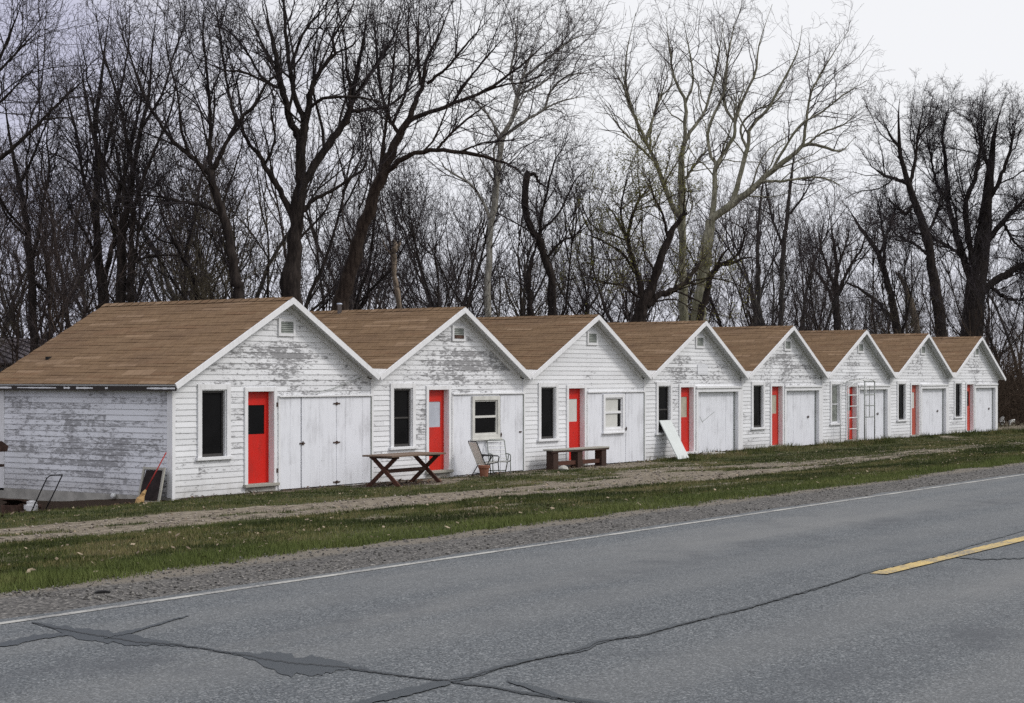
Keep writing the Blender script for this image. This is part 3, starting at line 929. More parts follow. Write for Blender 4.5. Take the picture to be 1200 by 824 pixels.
stripe('edge_line', -40, 140, -16.33, 0.085, white_p)
p0 = on_level(1026, 673, ROAD_Z)
yline = float(on_level(1100, 656, ROAD_Z)[1])
for k in range(6):
    stripe('centre_line', p0[0] + k * 12.2, p0[0] + k * 12.2 + 6.4, yline, 0.17, yellow_p, lift=.010)

# tar poured into the cracks: flat dark bands on the asphalt
mt, g = material('crack_tar')
pos = g.coord()
n = g.noise(pos, 30, 4, 0.6)
finish(g, g.mix(n, (0.017, 0.023, 0.028), (0.038, 0.047, 0.053)), 0.55, g.bump(n, 0.2, 0.004), None, 0.35)
def tar(pts, lift=.004, gap=False):
    """PTS: centre and half height in the photo; laid on the road as a ragged band"""
    dense = []
    for (a, b, h), (c, d, k) in zip(pts, pts[1:]):
        n = max(2, int(math.hypot(c - a, d - b) / 3))
        for q in range(n):
            t = q / n
            dense.append((a + (c - a) * t, b + (d - b) * t + random.uniform(-.6, .6), max(.22, (h + (k - h) * t) * (1.0 if gap else .45 + 1.1 * float(fbm(np.array((a + (c - a) * t) * .09), np.array(b * .3), 17, 4))))))
    dense.append(pts[-1])
    mb = MB()
    up = [on_level(x, y - h, ROAD_Z + lift) for x, y, h in dense]
    dn = [on_level(x, y + h, ROAD_Z + lift) for x, y, h in dense]
    for j in range(len(dense) - 1):
        mb.quad(dn[j], dn[j + 1], up[j + 1], up[j])
    return tag(mb.build('road_crack' if gap else 'crack_seal', M['scrap'] if gap else mt), kind='structure')
tar([(37, 729.5, .6), (60, 734, 2.2), (90, 742, 6.5), (130, 747, 7.5), (165, 751, 5.5), (195, 754, 2.0), (240, 759.5, .8), (270, 765, 1.2), (296, 769, 4.5), (325, 776, 12), (345, 780, 15), (372, 780, 10), (400, 780, 4.5), (440, 787, 1.3), (480, 792.5, .8), (522, 797.5, 1.0), (545, 801, 1.6), (575, 804, 1.0), (610, 811, 1.4), (655, 817, 2.6), (715, 826, 2.6)])
tar([(-8, 757, 2.6), (15, 753, 3.0), (45, 746, 2.6), (80, 743, 1.5)], .0055)
tar([(122, 746, 2.6), (165, 737.5, 1.4), (200, 727, .8), (222, 721, .4)], .007)
tar([(528, 797.5, 1.6), (548, 793, 3.2), (580, 783.5, 2.2), (610, 775, 1.8), (640, 769, 1.4), (668, 764.5, 1.4), (688, 759, 3.2), (700, 752, 3.0), (725, 747, 1.3), (755, 744, 1.0), (765, 739, 2.0), (800, 731, 1.2), (840, 720.5, 1.0), (880, 711, 1.3), (930, 697, 1.0), (975, 684, .8), (1010, 672, 1.3), (1032, 665.5, 1.8), (1062, 659, 1.4), (1100, 650.5, 1.3), (1130, 641, .8), (1165, 631.5, .6), (1210, 619, .5)], .0055)
tar([(528, 799, 1.8), (500, 805, 4.4), (470, 812, 4.6), (440, 819, 3.4), (405, 829, 2.6)], .007)
tar([(594, 797, .8), (615, 803, 2.2), (640, 811, 3.0), (660, 817, 2.5)], .007)
tar([(1105, 652, .5), (1150, 655, .6), (1210, 653.5, .5)], .007)
for q in ([(205, 755), (240, 760), (275, 765.5), (310, 772), (345, 777), (400, 781), (440, 787.5), (480, 793), (522, 797), (545, 801), (575, 804.5), (612, 811.5), (655, 817.5), (715, 826.5)],
          [(522, 797), (548, 794), (580, 784), (640, 769.5), (672, 763.5), (690, 758.5), (702, 752), (760, 742.5), (800, 731.5), (880, 711.5), (960, 688.5), (1010, 673)],
          [(37, 729), (62, 735), (92, 741), (130, 747), (160, 752), (205, 755)]):
    tar([(x + random.uniform(-1, 1), y, .24) for x, y in q], .0085, True)

# grass blades, nobody could count them
def in_frame(x, y, z, pad=40):
    dx, dy = x - CAM[0], y - CAM[1]
    depth = dx * FWD[0] + dy * FWD[1]
    px = 600 + 2000 * (dx * RGT[0] + dy * RGT[1]) / depth
    return (px > -pad) & (px < 1200 + pad) & (depth > 5), depth

def blades(n, ylo, yhi, hmin, hmax, seed, keep=None):
    r = np.random.default_rng(seed)
    # even over the picture rather than the ground: nearer places get more
    x = -16 + 92 * r.random(n) ** 1.6
    y = ylo + (yhi - ylo) * r.random(n)
    d, v = dirt_mask(x, y)
    ok, depth = in_frame(x, y, 0)
    ok &= (r.random(n) > np.maximum(np.minimum(1, d * 1.05), .85 * soil_shade_mask(x, y))) & ~((x > -.05) & (y > -0.02)) & (x < 74)
    if keep is not None: ok &= keep(x, y, r)
    x, y, depth = x[ok], y[ok], depth[ok]
    z = ground_z(x, y)
    k = len(x)
    clump = fbm(x * 1.4, y * 1.4, 55)
    h = (hmin + (hmax - hmin) * r.random(k) ** 1.5) * (0.55 + 0.9 * clump)
    w = 0.007 + 0.00016 * depth + 0.004 * r.random(k)
    az = r.random(k) * 2 * np.pi
    lean = (r.random((k, 2)) - .5) * 1.1 * h[:, None]
    base = np.stack([x, y, z - .008], -1)
    side = np.stack([np.cos(az), np.sin(az), np.zeros(k)], -1) * w[:, None] * .5
    tip = base + np.stack([lean[:, 0], lean[:, 1], h + .008], -1)
    V = np.stack([base - side, base + side, tip], 1).reshape(-1, 3)
    F = np.arange(3 * k).reshape(-1, 3)
    tone = np.clip(1.25 * (fbm(x * .45, y * .8, 61) - .5) + .9 * (fbm(x * 1.9, y * 2.6, 62) - .5) + .32 + 0.36 * r.random(k), 0, 1)
    fresh = sstep(y + 1.6 * (fbm(x * .5, y * .5, 98) - .5), -12.2, -13.4) * .85 + .25 * sstep(fbm(x * .7, y * .9, 99), .5, .7)
    return V, F, np.repeat(tone, 3), np.repeat(fresh, 3)

parts = [blades(300000, -14.6, -8.0, 0.02, 0.065, 1), blades(260000, -8.5, 0.0, 0.015, 0.065, 2),
         blades(60000, -1.6, -0.03, 0.05, 0.22, 3, lambda x, y, r: (x > 19) & (fbm(x * 1.1, y * 1.5, 12) > .5)),
         blades(60000, -14.7, -13.1, 0.04, 0.10, 4, lambda x, y, r: fbm(x * .6, y * .6, 98) > .42), blades(24000, 0.0, 6.0, 0.04, 0.15, 5, lambda x, y, r: x < -.4),
         blades(16000, 0.0, 8.0, 0.05, 0.2, 6, lambda x, y, r: x > 52.2)]
Vs, Fs, Ts, Hs, off = [], [], [], [], 0
for V, F, T, H in parts:
    Vs.append(V); Fs.append(F + off); Ts.append(T); Hs.append(H); off += len(V)
mt, g = material('grass_blades')
tone, fresh = g.attr('tone'), g.attr('fresh')
col = g.mix(g.step(tone, 0.25, 0.8), (0.024, 0.034, 0.008), (0.092, 0.106, 0.026))
col = g.mix(g.step(tone, 0.58, 0.85, 0, 0.7), col, (0.21, 0.165, 0.09))
col = g.mix(g.m('MULTIPLY', fresh, 0.8), col, (0.112, 0.140, 0.038))
finish(g, col, 0.8, None, None, 0.2)
grass = big_mesh('grass', np.concatenate(Vs), np.concatenate(Fs), mt)
for an, arr in (('tone', np.concatenate(Ts)), ('fresh', np.concatenate(Hs))):
    a = grass.data.attributes.new(an, 'FLOAT', 'POINT'); a.data.foreach_set('value', arr.astype('f'))
tag(grass, 'short patchy spring turf between the road and the cabins', 'grass', kind='stuff')

# last year's leaves and scraps in the turf
def scatter(name, n, ylo, yhi, smin, smax, mat, label, cat, seed, flat=0.4, solid=False, keep=None):
    r = np.random.default_rng(seed)
    x = -16 + 90 * r.random(n) ** 1.5; y = ylo + (yhi - ylo) * r.random(n)
    ok, depth = in_frame(x, y, 0)
    ok &= ~((x > -.3) & (y > -.15)) & (x < 70)
    if keep is not None: ok &= keep(x, y, r)
    x, y = x[ok], y[ok]; k = len(x)
    z = ground_z(x, y)
    s = smin + (smax - smin) * r.random(k) ** 2.5
    c = np.stack([x, y, z + (s * .25 if solid else .02 + .03 * r.random(k))], -1)
    if solid:
        dirs = np.array([[1, 0, 0], [0, 1, 0], [-1, 0, 0], [0, -1, 0], [0, 0, .7], [0, 0, -.7]])
        V = c[:, None] + dirs[None] * s[:, None, None] * (0.6 + .6 * r.random((k, 6, 1)))
        T = np.array([[0, 1, 4], [1, 2, 4], [2, 3, 4], [3, 0, 4], [1, 0, 5], [2, 1, 5], [3, 2, 5], [0, 3, 5]])
        F = (T[None] + 6 * np.arange(k)[:, None, None]).reshape(-1, 3); rep = 6
    else:
        a = r.random(k) * 6.28
        u = np.stack([np.cos(a), np.sin(a), (r.random(k) - .5) * 1.2], -1) * s[:, None]
        v = np.stack([-np.sin(a), np.cos(a), (r.random(k) - .5) * 1.2], -1) * s[:, None] * .6
        V = np.stack([c - u, c - v, c + u, c + v], 1)
        F = np.arange(4 * k).reshape(-1, 4); rep = 4
    o = big_mesh(name, V.reshape(-1, 3), F, mat)
    a = o.data.attributes.new('tone', 'FLOAT', 'POINT'); a.data.foreach_set('value', np.repeat(r.random(k), rep).astype('f'))
    return tag(o, label, cat, kind='stuff')
mt, g = material('dead_leaf')
finish(g, g.mix(g.attr('tone'), (0.08, 0.056, 0.036), (0.33, 0.265, 0.185)), 0.8)
scatter('fallen_leaves', 5000, -13.8, -0.2, 0.010, 0.046, mt, 'pale dead leaves lying scattered in the turf', 'leaves', 71)
mt, g = material('pebble')
finish(g, g.mix(g.attr('tone'), (0.035, 0.033, 0.03), (0.24, 0.23, 0.21)), 0.9)
scatter('gravel', 15000, -16.1, -14.0, 0.006, 0.022, mt, 'loose grey gravel along the edge of the road', 'gravel', 72, solid=True)
mt, g = material('track_stone')
finish(g, g.mix(g.attr('tone'), (0.08, 0.066, 0.053), (0.33, 0.29, 0.245)), 0.9)
scatter('track_stones', 16000, -8.8, -0.2, 0.008, 0.045, mt, 'small pale stones lying on the dirt drive', 'stones', 73, solid=True,
        keep=lambda x, y, r: dirt_mask(x, y)[0] > .5)

mt, g = material('brown_leaf_shade')  # rotted leaves, laid partly to darken the ground as contact shade
finish(g, g.mix(g.attr('tone'), (0.035, 0.022, 0.014), (0.16, 0.095, 0.055)), 0.9)
scatter('leaf_litter_shade', 40000, -2.2, 6.0, 0.02, 0.06, mt, 'dark brown rotted leaves under the table and along the cabin walls', 'leaves', 74,
        keep=lambda x, y, r: (soil_shade_mask(x, y) > .4) & ((y < -.15) | (x < -.3)))
# ------------------------------------------------------------------ loose things about the cabins
def gz(x, y): return float(ground_z(x, y))

# picnic table
t = thing('picnic_table', 'brown plank table on crossed legs before the second cabin and its red door', 'table', (6.25, -1.30, gz(6.25, -1.3)), R(2))
m = MB()
for k in range(5):
    y0 = -.43 + k * .174
    m.box(-1.08 + random.uniform(-.015, .015), 1.08 + random.uniform(-.015, .015), y0, y0 + .168, .70, .738)
m.build('tabletop', M['tabletop'], t, bevel=.004)
for sx in (-.82, .82):
    for sg, off in ((1, 0.0), (-1, .045)):
        MB().beam((sx + off, -sg * .50, -.03), (sx + off, sg * .34, .698), .042, .095, (0, 1, 0)).build('leg', M['redwood'], t, bevel=.004)
    MB().box(sx - .02, sx + .065, -.40, .40, .655, .699).build('cleat', M['dark_wood'], t)
MB().box(-.80, .82, -.045, .045, .315, .40).build('stretcher', M['dark_wood'], t, bevel=.004)

# bench with three upright boards
bx, by = 15.0, -0.52
t = thing('bench', 'long low dark wooden bench before the third cabin and its red door', 'bench', (bx, by, gz(bx, by)), R(-2))
MB().box(-1.40, 1.40, -.17, .17, .505, .545).build('seat', M['grey_wood'], t, bevel=.004)
for sx in (-1.20, -.02, 1.18):
    MB().box(sx - .12, sx + .12, -.13, .11, -.05, .505).build('leg', M['dark_wood'], t, bevel=.004)
for a, b in ((-1.06, -.16), (.12, 1.04)):
    MB().box(a, b, -.07, .05, .09, .20).build('stretcher', M['redwood'], t, bevel=.004)
MB().box(-1.40, 1.40, -.155, -.115, .455, .504).build('apron', M['dark_wood'], t)
x, y = bx - 1.25, by - .35
o = MB(); o.tube([(0, 0, -.03), (0, 0, .03), (.02, 0, .09), (.01, 0, .13)], [.10, .15, .12, .03], 7)
tag(o.build('grey_stone', M['slab'], None, (x, y, gz(x, y))), 'small pale stone at the left foot of the long dark bench', 'stone')

# two lawn chairs and a flower pot
def chair_parts(t, tube, back, slat):
    r = .017 if slat else .014
    for s in (-.27, .27):
        fr = MB()
        fr.tube([(s, -.26, 0), (s, -.22, .38), (s, -.20, .40), (s, .20, .34)], r, 8)
        fr.build('frame', tube, t, smooth=True)
        MB().tube([(s, .36, 0), (s, .12, .36), (s, -.04, .58)], r, 8).build('leg', tube, t, smooth=True)
        MB().tube([(s, .18, .34), (s, .30, .62), (s, .46, .98), (s * .9, .47, 1.0)], r, 8).build('back_post', tube, t, smooth=True)
        MB().tube([(s, .29, .60), (s, .0, .60), (s, -.20, .585), (s, -.25, .56), (s, -.215, .39)], [r, .02, .02, .017, r], 8).build('armrest', tube, t, smooth=True)
    MB().tube([(-.25, .47, 1.0), (.25, .47, 1.0)], r, 8).build('top_rail', tube, t, smooth=True)
    MB().tube([(-.27, .30, .09), (.27, .30, .09)], r, 8).build('cross_bar', tube, t, smooth=True)
    m = MB()
    if slat:
        for k in range(6):
            q = k / 5
            m.box(-.27, .27, -.20 + .065 * k, -.165 + .065 * k, .40 - .06 * q, .415 - .06 * q)
        m.build('seat', back, t)
        m = MB()
        for k in range(5):
            q = (k + .8) / 5
            a = (-.27, .18 + .28 * q, .36 + .62 * q); b = (.27, .18 + .28 * q, .36 + .62 * q)
            m.beam(a, b, .012, .034, (0, .4, .9))
        m.build('backrest', back, t)
    else:
        m.hexa([(-.25, -.20, .39), (.25, -.20, .39), (.25, .20, .31), (-.25, .20, .31), (-.25, -.20, .405), (.25, -.20, .405), (.25, .20, .325), (-.25, .20, .325)])
        m.build('seat', back, t)
        MB().hexa([(-.25, .20, .36), (.25, .20, .36), (.25, .21, .345), (-.25, .21, .345), (-.25, .45, .97), (.25, .45, .97), (.25, .465, .965), (-.25, .465, .965)]).build('backrest', back, t)
x, y = 10.35, -.75
t = thing('lawn_chair', 'lawn chair with pale cloth back and black legs, left of the flower pot', 'chair', (x, y, gz(x, y)), R(62), 'lawn chairs before the second cabin')
t.scale = (.9, .9, .9)
chair_parts(t, M['black_steel'], M['sling'], False)
x, y = 11.2, -.55
t = thing('lawn_chair', 'lawn chair of thin white slats, right of the flower pot', 'chair', (x, y, gz(x, y)), R(-40), 'lawn chairs before the second cabin')
t.scale = (.88, .88, .88)
chair_parts(t, M['vent'], M['white_steel'], True)
x, y = 9.80, -1.05
t = thing('flower_pot', 'terracotta flower pot standing in front of the two lawn chairs', 'pot', (x, y, gz(x, y)))
MB().lathe([(-.02, .08), (0, .095), (.22, .13), (.225, .15), (.29, .155), (.295, .135), (.23, .12), (.21, .02)], k=22).build('pot', M['clay'], t, smooth=False)
MB().lathe([(.24, .02), (.26, .122), (.262, .01)], k=18).build('soil', M['scrap'], t)

# pale panel leaning on the fourth cabin
x, y = 20.78, -.72
t = MB().hexa([(-.35, -.015, 0), (.35, -.015, 0), (.35, .02, 0), (-.35, .02, 0), (-.33, .655, 1.18), (.37, .655, 1.18), (.37, .69, 1.175), (-.33, .69, 1.175)])
tag(t.build('leaning_panel', M['whiteboard'], None, (x, y, gz(x, y) - .01), .004), 'pale white panel leaning against the fourth cabin, under its narrow window', 'panel')
x, y = 22.9, -.62
tag(MB().box(-.55, .55, -.18, .18, -.02, .05).build('doorstep_slab', M['slab'], None, (x, y, gz(x, y)), .01, rot=(0, R(1), R(4))), 'flat pale slab lying in the grass below the fourth red door', 'slab')

# garden arbor at the sixth cabin
ax, ay = 33.62, -0.55
t = thing('garden_arbor', 'white metal garden arbor with ladder sides in front of the sixth red door', 'arbor', (ax, ay, gz(ax + 1, ay)))
def ladder(x0, x1, y, ztop, rungs, name, mat):
    m = MB()
    for xx in (x0, x1): m.tube([(xx, y, -.05), (xx, y, ztop)], .022, 8)
    for zz in rungs: m.tube([(x0, y, zz), (x1, y, zz)], .018, 8)
    return m.build(name, mat, t, smooth=True)
ladder(0.0, .78, 0, 2.12, (.52, .93, 1.36, 1.77, 2.1), 'side_panel', M['white_steel'])
s = ladder(1.42, 2.39, -.02, 2.30, (.93, 1.36, 1.77, 2.28), 'side_panel', M['vent'])
MB().tube([(1.90, -.02, .93), (1.90, -.02, 2.1)], .013, 8).build('centre_rod', M['vent'], s)
m = MB()
for yy in (-.05, .35):
    m.tube([(-.05, yy, 2.06), (.4, yy, 2.24), (1.2, yy, 2.34), (2.0, yy, 2.36), (2.45, yy, 2.25)], .018, 8)
for k in range(9):
    xx = k * .29
    zz = 2.10 + .26 * math.sin(min(1, (k + 1) / 6) * 1.57)
    m.tube([(xx, -.05, zz), (xx + .05, .15, zz + random.uniform(.0, .06)), (xx, .35, zz - .01)], .012, 6)
for k in range(4):
    m.tube([(1.5 + .2 * k, -.05, 2.34), (1.62 + .2 * k, .05, 2.45 - .02 * k), (1.75 + .2 * k, .2, 2.33)], .010, 6)
m.build('roof_bars', M['white_steel'], t, smooth=True)
MB().tube([(0, .33, 0), (0, .33, 2.1)], .017, 8).build('rear_post', M['white_steel'], t, smooth=True)
MB().tube([(2.39, .33, 0), (2.39, .33, 2.28)], .017, 8).build('rear_post', M['white_steel'], t, smooth=True)

# mower, box, screen and broom by the side wall
x, y = -.85, 3.35
t = thing('push_mower', 'old push mower with white engine and tall black handle by the side wall', 'mower', (x, y, gz(x, y)), R(-100))
m = MB(); m.lathe([(.08, .24), (.10, .27), (.20, .26), (.215, .2), (.22, .05)], k=14)
m.build('deck', M['iron'], t)
e = MB(); e.lathe([(.22, .13), (.34, .13), (.36, .11), (.42, .11), (.44, .03)], k=12)
e.box(-.2, -.08, -.08, .08, .24, .34)
e = e.build('engine', M['engine'], t)
MB().tube([(.02, .12, .3), (.02, .2, .3)], .05, 10).build('exhaust', M['rust_box'], e)
for wx_ in (-.27, .27):
    for wy_ in (-.22, .22):
        w_ = MB().tube([(-.03, 0, 0), (-.03, 0, 0), (.03, 0, 0), (.03, 0, 0)], [.06, .095, .095, .06], 16).build('wheel', M['rubber'], t, (wx_, wy_, .095), rot=(0, 0, R(90)))
        MB().tube([(-.036, 0, 0), (.036, 0, 0)], .045, 12).build('hub', M['engine'], w_)
m = MB(); m.tube([(.22, -.16, .17), (.60, -.17, .60), (.92, -.17, .97), (1.02, -.14, 1.03), (1.02, .14, 1.03), (.92, .17, .97), (.60, .17, .60), (.22, .16, .17)], .014, 8)
m.build('handle', M['black_steel'], t, smooth=True)
x, y = -.72, 4.0
t = thing('metal_box', 'rusty brown open box tilted behind the white mower engine', 'box', (x, y, gz(x, y)), R(20))
m = MB(); m.box(-.25, .25, -.2, .2, 0, .02).box(-.25, -.235, -.2, .2, .02, .42).box(.235, .25, -.2, .2, .02, .42).box(-.235, .235, -.2, -.185, .02, .42).box(-.235, .235, .185, .2, .02, .42)
m.build('box', M['rust_box'], t, rot=(0, R(-10), 0))
MB().box(-.27, .27, -.22, .22, 0, .02).build('lid', M['iron'], t, (-.08, 0, .43), rot=(0, R(14), 0))
x, y = -.36, .28
t = thing('screen_frame', 'wooden framed dark screen leaning on the side wall near the corner', 'screen', (x, y, gz(x, y)), 0)
m = MB()
def lean(u, v, d=0):   # along the wall, up the screen, outwards
    return (0.0 + .27 * v - d, u + .1 * v, .0 + .74 * v)
def lbar(m, a, b, w, d): m.beam(lean(*a), lean(*b), w, d, (-1, 0, .4))
lbar(m, (-.30, 0), (-.30, 1), .05, .035); lbar(m, (.30, 0), (.30, 1), .05, .035)
lbar(m, (-.275, .96), (.275, .96), .05, .034); lbar(m, (-.275, .03), (.275, .03), .05, .034)
m.build('frame', M['grey_wood'], t)
MB().beam(lean(-.275, .5), lean(.275, .5), .66, .012, (-1, 0, .4)).build('panel', M['black_mesh'], t)
x, y = -.50, .30
t = thing('broom', 'straw broom with long red handle leaning upright at the cabin corner', 'broom', (x, y, gz(x, y)))
m = MB(); m.tube([(.05, -.03, .26), (.44, -.24, 1.06)], .014, 8); m.build('handle', M['broom_red'], t, smooth=True)
m = MB(); m.tube([(-.06, .03, -.01), (-.04, .02, .10), (.02, -.01, .22), (.06, -.035, .29)], [.10, .085, .045, .02], 9); m.build('bristles', M['straw'], t)
x, y = -.62, 4.95
t = thing('post_box', 'dark rusty box on a thin post, cut by the left edge of the photo', 'box', (x, y, gz(x, y)))
MB().tube([(0, 0, -.05), (0, 0, 1.5)], .02, 8).build('post', M['black_steel'], t)
m = MB().prism([(-.3, 1.5), (.26, 1.5), (.3, 1.62), (.12, 1.74), (-.28, 1.70)], -.17, .17)
m.build('hood', M['rust_box'], t)
MB().box(-.22, .22, -.13, .13, 1.16, 1.22).build('shelf', M['iron'], t)

# scraps
x, y = 63.5, 3.8
o = MB(); o.tube([(0, 0, 0), (.05, 0, .12), (.3, .1, .42), (.34, .1, .44)], [.11, .14, .12, .07], 9)
tag(o.build('litter_scrap', M['litter'], None, (x, y, gz(x, y))), 'larger of two white scraps on the ground right of the last cabin', 'litter')
o = MB(); o.tube([(0, 0, .02), (.1, 0, .18), (.42, -.1, .24), (.5, -.1, .1)], [.05, .09, .08, .03], 8)
tag(o.build('litter_scrap', M['litter'], None, (x + .9, y - .1, gz(x + .9, y))), 'smaller of two white scraps near the brush right of the last cabin', 'litter')
p = on_level(120, 697, .745)
o = MB(); o.prism([(-.06, 0), (.055, 0), (.065, .012), (.02, .022), (-.03, .02), (-.065, .01)], -.035, .03)
tag(o.build('asphalt_scrap', M['scrap'], None, (p[0], p[1], gz(p[0], p[1])), rot=(0, 0, R(-35))), 'black flat scrap lying on the gravel shoulder near the left edge', 'scrap')

# a low shed far behind on the left
c = from_view(-25, 405, 54)
t = thing('shed', 'low shed with dark purplish roof showing behind the first cabin at left edge', 'shed', (c[0], c[1], 0), R(12))
MB().prism([(-3.2, -.4), (3.2, -.4), (3.2, 2.95), (-3.2, 2.95)], -2.2, 2.2).build('wall', M['far_wall'], t)
m = MB()
m.hexa([(-3.6, -2.6, 2.92), (3.6, -2.6, 2.92), (3.6, 0, 3.72), (-3.6, 0, 3.72), (-3.6, -2.6, 2.98), (3.6, -2.6, 2.98), (3.6, 0, 3.82), (-3.6, 0, 3.82)])
m.hexa([(-3.6, 0, 3.721), (3.6, 0, 3.721), (3.6, 2.6, 2.92), (-3.6, 2.6, 2.92), (-3.6, 0, 3.821), (3.6, 0, 3.821), (3.6, 2.6, 2.98), (-3.6, 2.6, 2.98)])
for k in range(13): m.hexa([(-3.6 + k * .59, -2.61, 2.98), (-3.56 + k * .59, -2.61, 2.98), (-3.56 + k * .59, -.01, 3.82), (-3.6 + k * .59, -.01, 3.82), (-3.6 + k * .59, -2.61, 3.02), (-3.56 + k * .59, -2.61, 3.02), (-3.56 + k * .59, -.01, 3.86), (-3.6 + k * .59, -.01, 3.86)])
m.build('roof', M['far_roof'], t)
# ------------------------------------------------------------------ trees
def unit(v): return v / (np.linalg.norm(v, axis=-1, keepdims=True) + 1e-9)

def tube_arrays(P, Rr, k):
    """P (n, m, 3) centre lines, Rr (n, m) radii: tubes of k sides"""
    n, m, _ = P.shape
    T = np.empty_like(P)
    T[:, 1:-1] = P[:, 2:] - P[:, :-2]; T[:, 0] = P[:, 1] - P[:, 0]; T[:, -1] = P[:, -1] - P[:, -2]
    T = unit(T)
    ref = unit(np.cross(unit(P[:, -1] - P[:, 0]), np.array([0.31, 0.17, 0.93])))[:, None] + 0.001
    A = unit(np.cross(T, np.broadcast_to(ref, T.shape))); B = np.cross(T, A)
    an = np.arange(k) * 2 * np.pi / k
    V = P[:, :, None] + (A[:, :, None] * np.cos(an)[None, None, :, None] + B[:, :, None] * np.sin(an)[None, None, :, None]) * Rr[:, :, None, None]
    idx = np.arange(n * m * k).reshape(n, m, k)
    a = idx[:, :-1]; b = idx[:, 1:]
    F = np.stack([a, np.roll(a, -1, 2), np.roll(b, -1, 2), b], -1).reshape(-1, 4)
    return V.reshape(-1, 3), F

class Wood:
    def __init__(self): self.V, self.F, self.n = [], [], 0
    def add(self, P, Rr, k):
        if len(P) == 0: return
        V, F = tube_arrays(P, Rr, k)
        self.V.append(V); self.F.append(F + self.n); self.n += len(V)
    def build(self, name, mat, parent, base, smooth=False):
        if not self.V: return None
        return big_mesh(name, np.concatenate(self.V) - np.array(base), np.concatenate(self.F), mat, parent, None, smooth)

def grow(P, Rr, count, r, length, ang, rfac, rmin, segs, wander, rise, t0=0.15, t1=1.0, weight=None):
    """COUNT shoots off the centre lines P (n, m, 3)"""
    n, m, _ = P.shape
    L = np.linalg.norm(np.diff(P, axis=1), axis=2).sum(1)
    w = L if weight is None else L * weight
    pick = r.choice(n, count, p=w / w.sum())
    t = t0 + (t1 - t0) * r.random(count) ** 0.85
    f = t * (m - 1); i = np.minimum(f.astype(int), m - 2); q = (f - i)[:, None]
    S = P[pick, i] * (1 - q) + P[pick, i + 1] * q
    D = unit(P[pick, i + 1] - P[pick, i])
    rad = (Rr[pick, i] * (1 - q[:, 0]) + Rr[pick, i + 1] * q[:, 0])
    rv = r.normal(size=(count, 3)); side = unit(rv - D * (rv * D).sum(1, keepdims=True))
    side = unit(side + np.array([0, 0, 0.25]))
    a = np.radians(ang[0] + (ang[1] - ang[0]) * r.random(count))[:, None]
    d = unit(D * np.cos(a) + side * np.sin(a))
    le = (length[0] + (length[1] - length[0]) * r.random(count) ** 1.6) * (1.15 - 0.55 * t)
    r0 = np.maximum(np.minimum(rad * rfac, 0.012 * le + 0.004), rmin)
    out = np.empty((count, segs + 1, 3)); out[:, 0] = S
    for s in range(segs):
        d = unit(d + r.normal(size=(count, 3)) * wander + np.array([0, 0, rise]))
        out[:, s + 1] = out[:, s] + d * (le / segs)[:, None]
    tt = np.linspace(0, 1, segs + 1)[None]
    RR = np.maximum(r0[:, None] * (1 - 0.7 * tt), rmin * 0.75)
    return out, RR

def smooth_line(pts, rad, m):
    """Catmull-Rom through the points, m samples"""
    p = np.array(pts, float); q = np.array(rad, float)
    p = np.vstack([2 * p[0] - p[1], p, 2 * p[-1] - p[-2]])
    n = len(pts)
    u = np.linspace(0, n - 1, m)
    i = np.minimum(u.astype(int), n - 2); t = (u - i)[:, None]
    a, b, c, d = p[i], p[i + 1], p[i + 2], p[i + 3]
    out = 0.5 * (2 * b + (c - a) * t + (2 * a - 5 * b + 4 * c - d) * t ** 2 + (3 * b - a - 3 * c + d) * t ** 3)
    return out, np.interp(u, np.arange(n), q)

def twigs_on(P, Rr, r, dens, twig_r, rise=0.10, wander=0.16, scale=1.0, angle=(22, 62), keep_l2=None):
    """branches, then twigs, then fine twigs over the limbs P"""
    total = np.linalg.norm(np.diff(P, axis=1), axis=2).sum()
    thin = 1.0 / (0.35 + Rr[:, 0] * 9)      # thin limbs carry more shoots for their length
    P2, R2 = grow(P, Rr, max(6, int(total * 2.5 * dens)), r, (1.0 * scale, 4.3 * scale), angle, 0.5, twig_r * 1.7, 7, wander * 1.15, rise * .75, 0.12, 1.0, thin)
    l2 = np.linalg.norm(np.diff(P2, axis=1), axis=2).sum()
    P3, R3 = grow(P2, R2, max(10, int(l2 * 3.1 * dens)), r, (0.4 * scale, 1.6 * scale), (28, 72), 0.6, twig_r * 1.25, 4, wander * 1.5, rise * .4, 0.1)
    l3 = np.linalg.norm(np.diff(P3, axis=1), axis=2).sum()
    P4, R4 = grow(P3, R3, max(10, int(l3 * 3.6 * dens)), r, (0.18 * scale, 0.65 * scale), (28, 75), 0.7, twig_r, 2, wander * 1.5, rise * .2, 0.1)
    return (P2, R2), (P3, R3), (P4, R4)

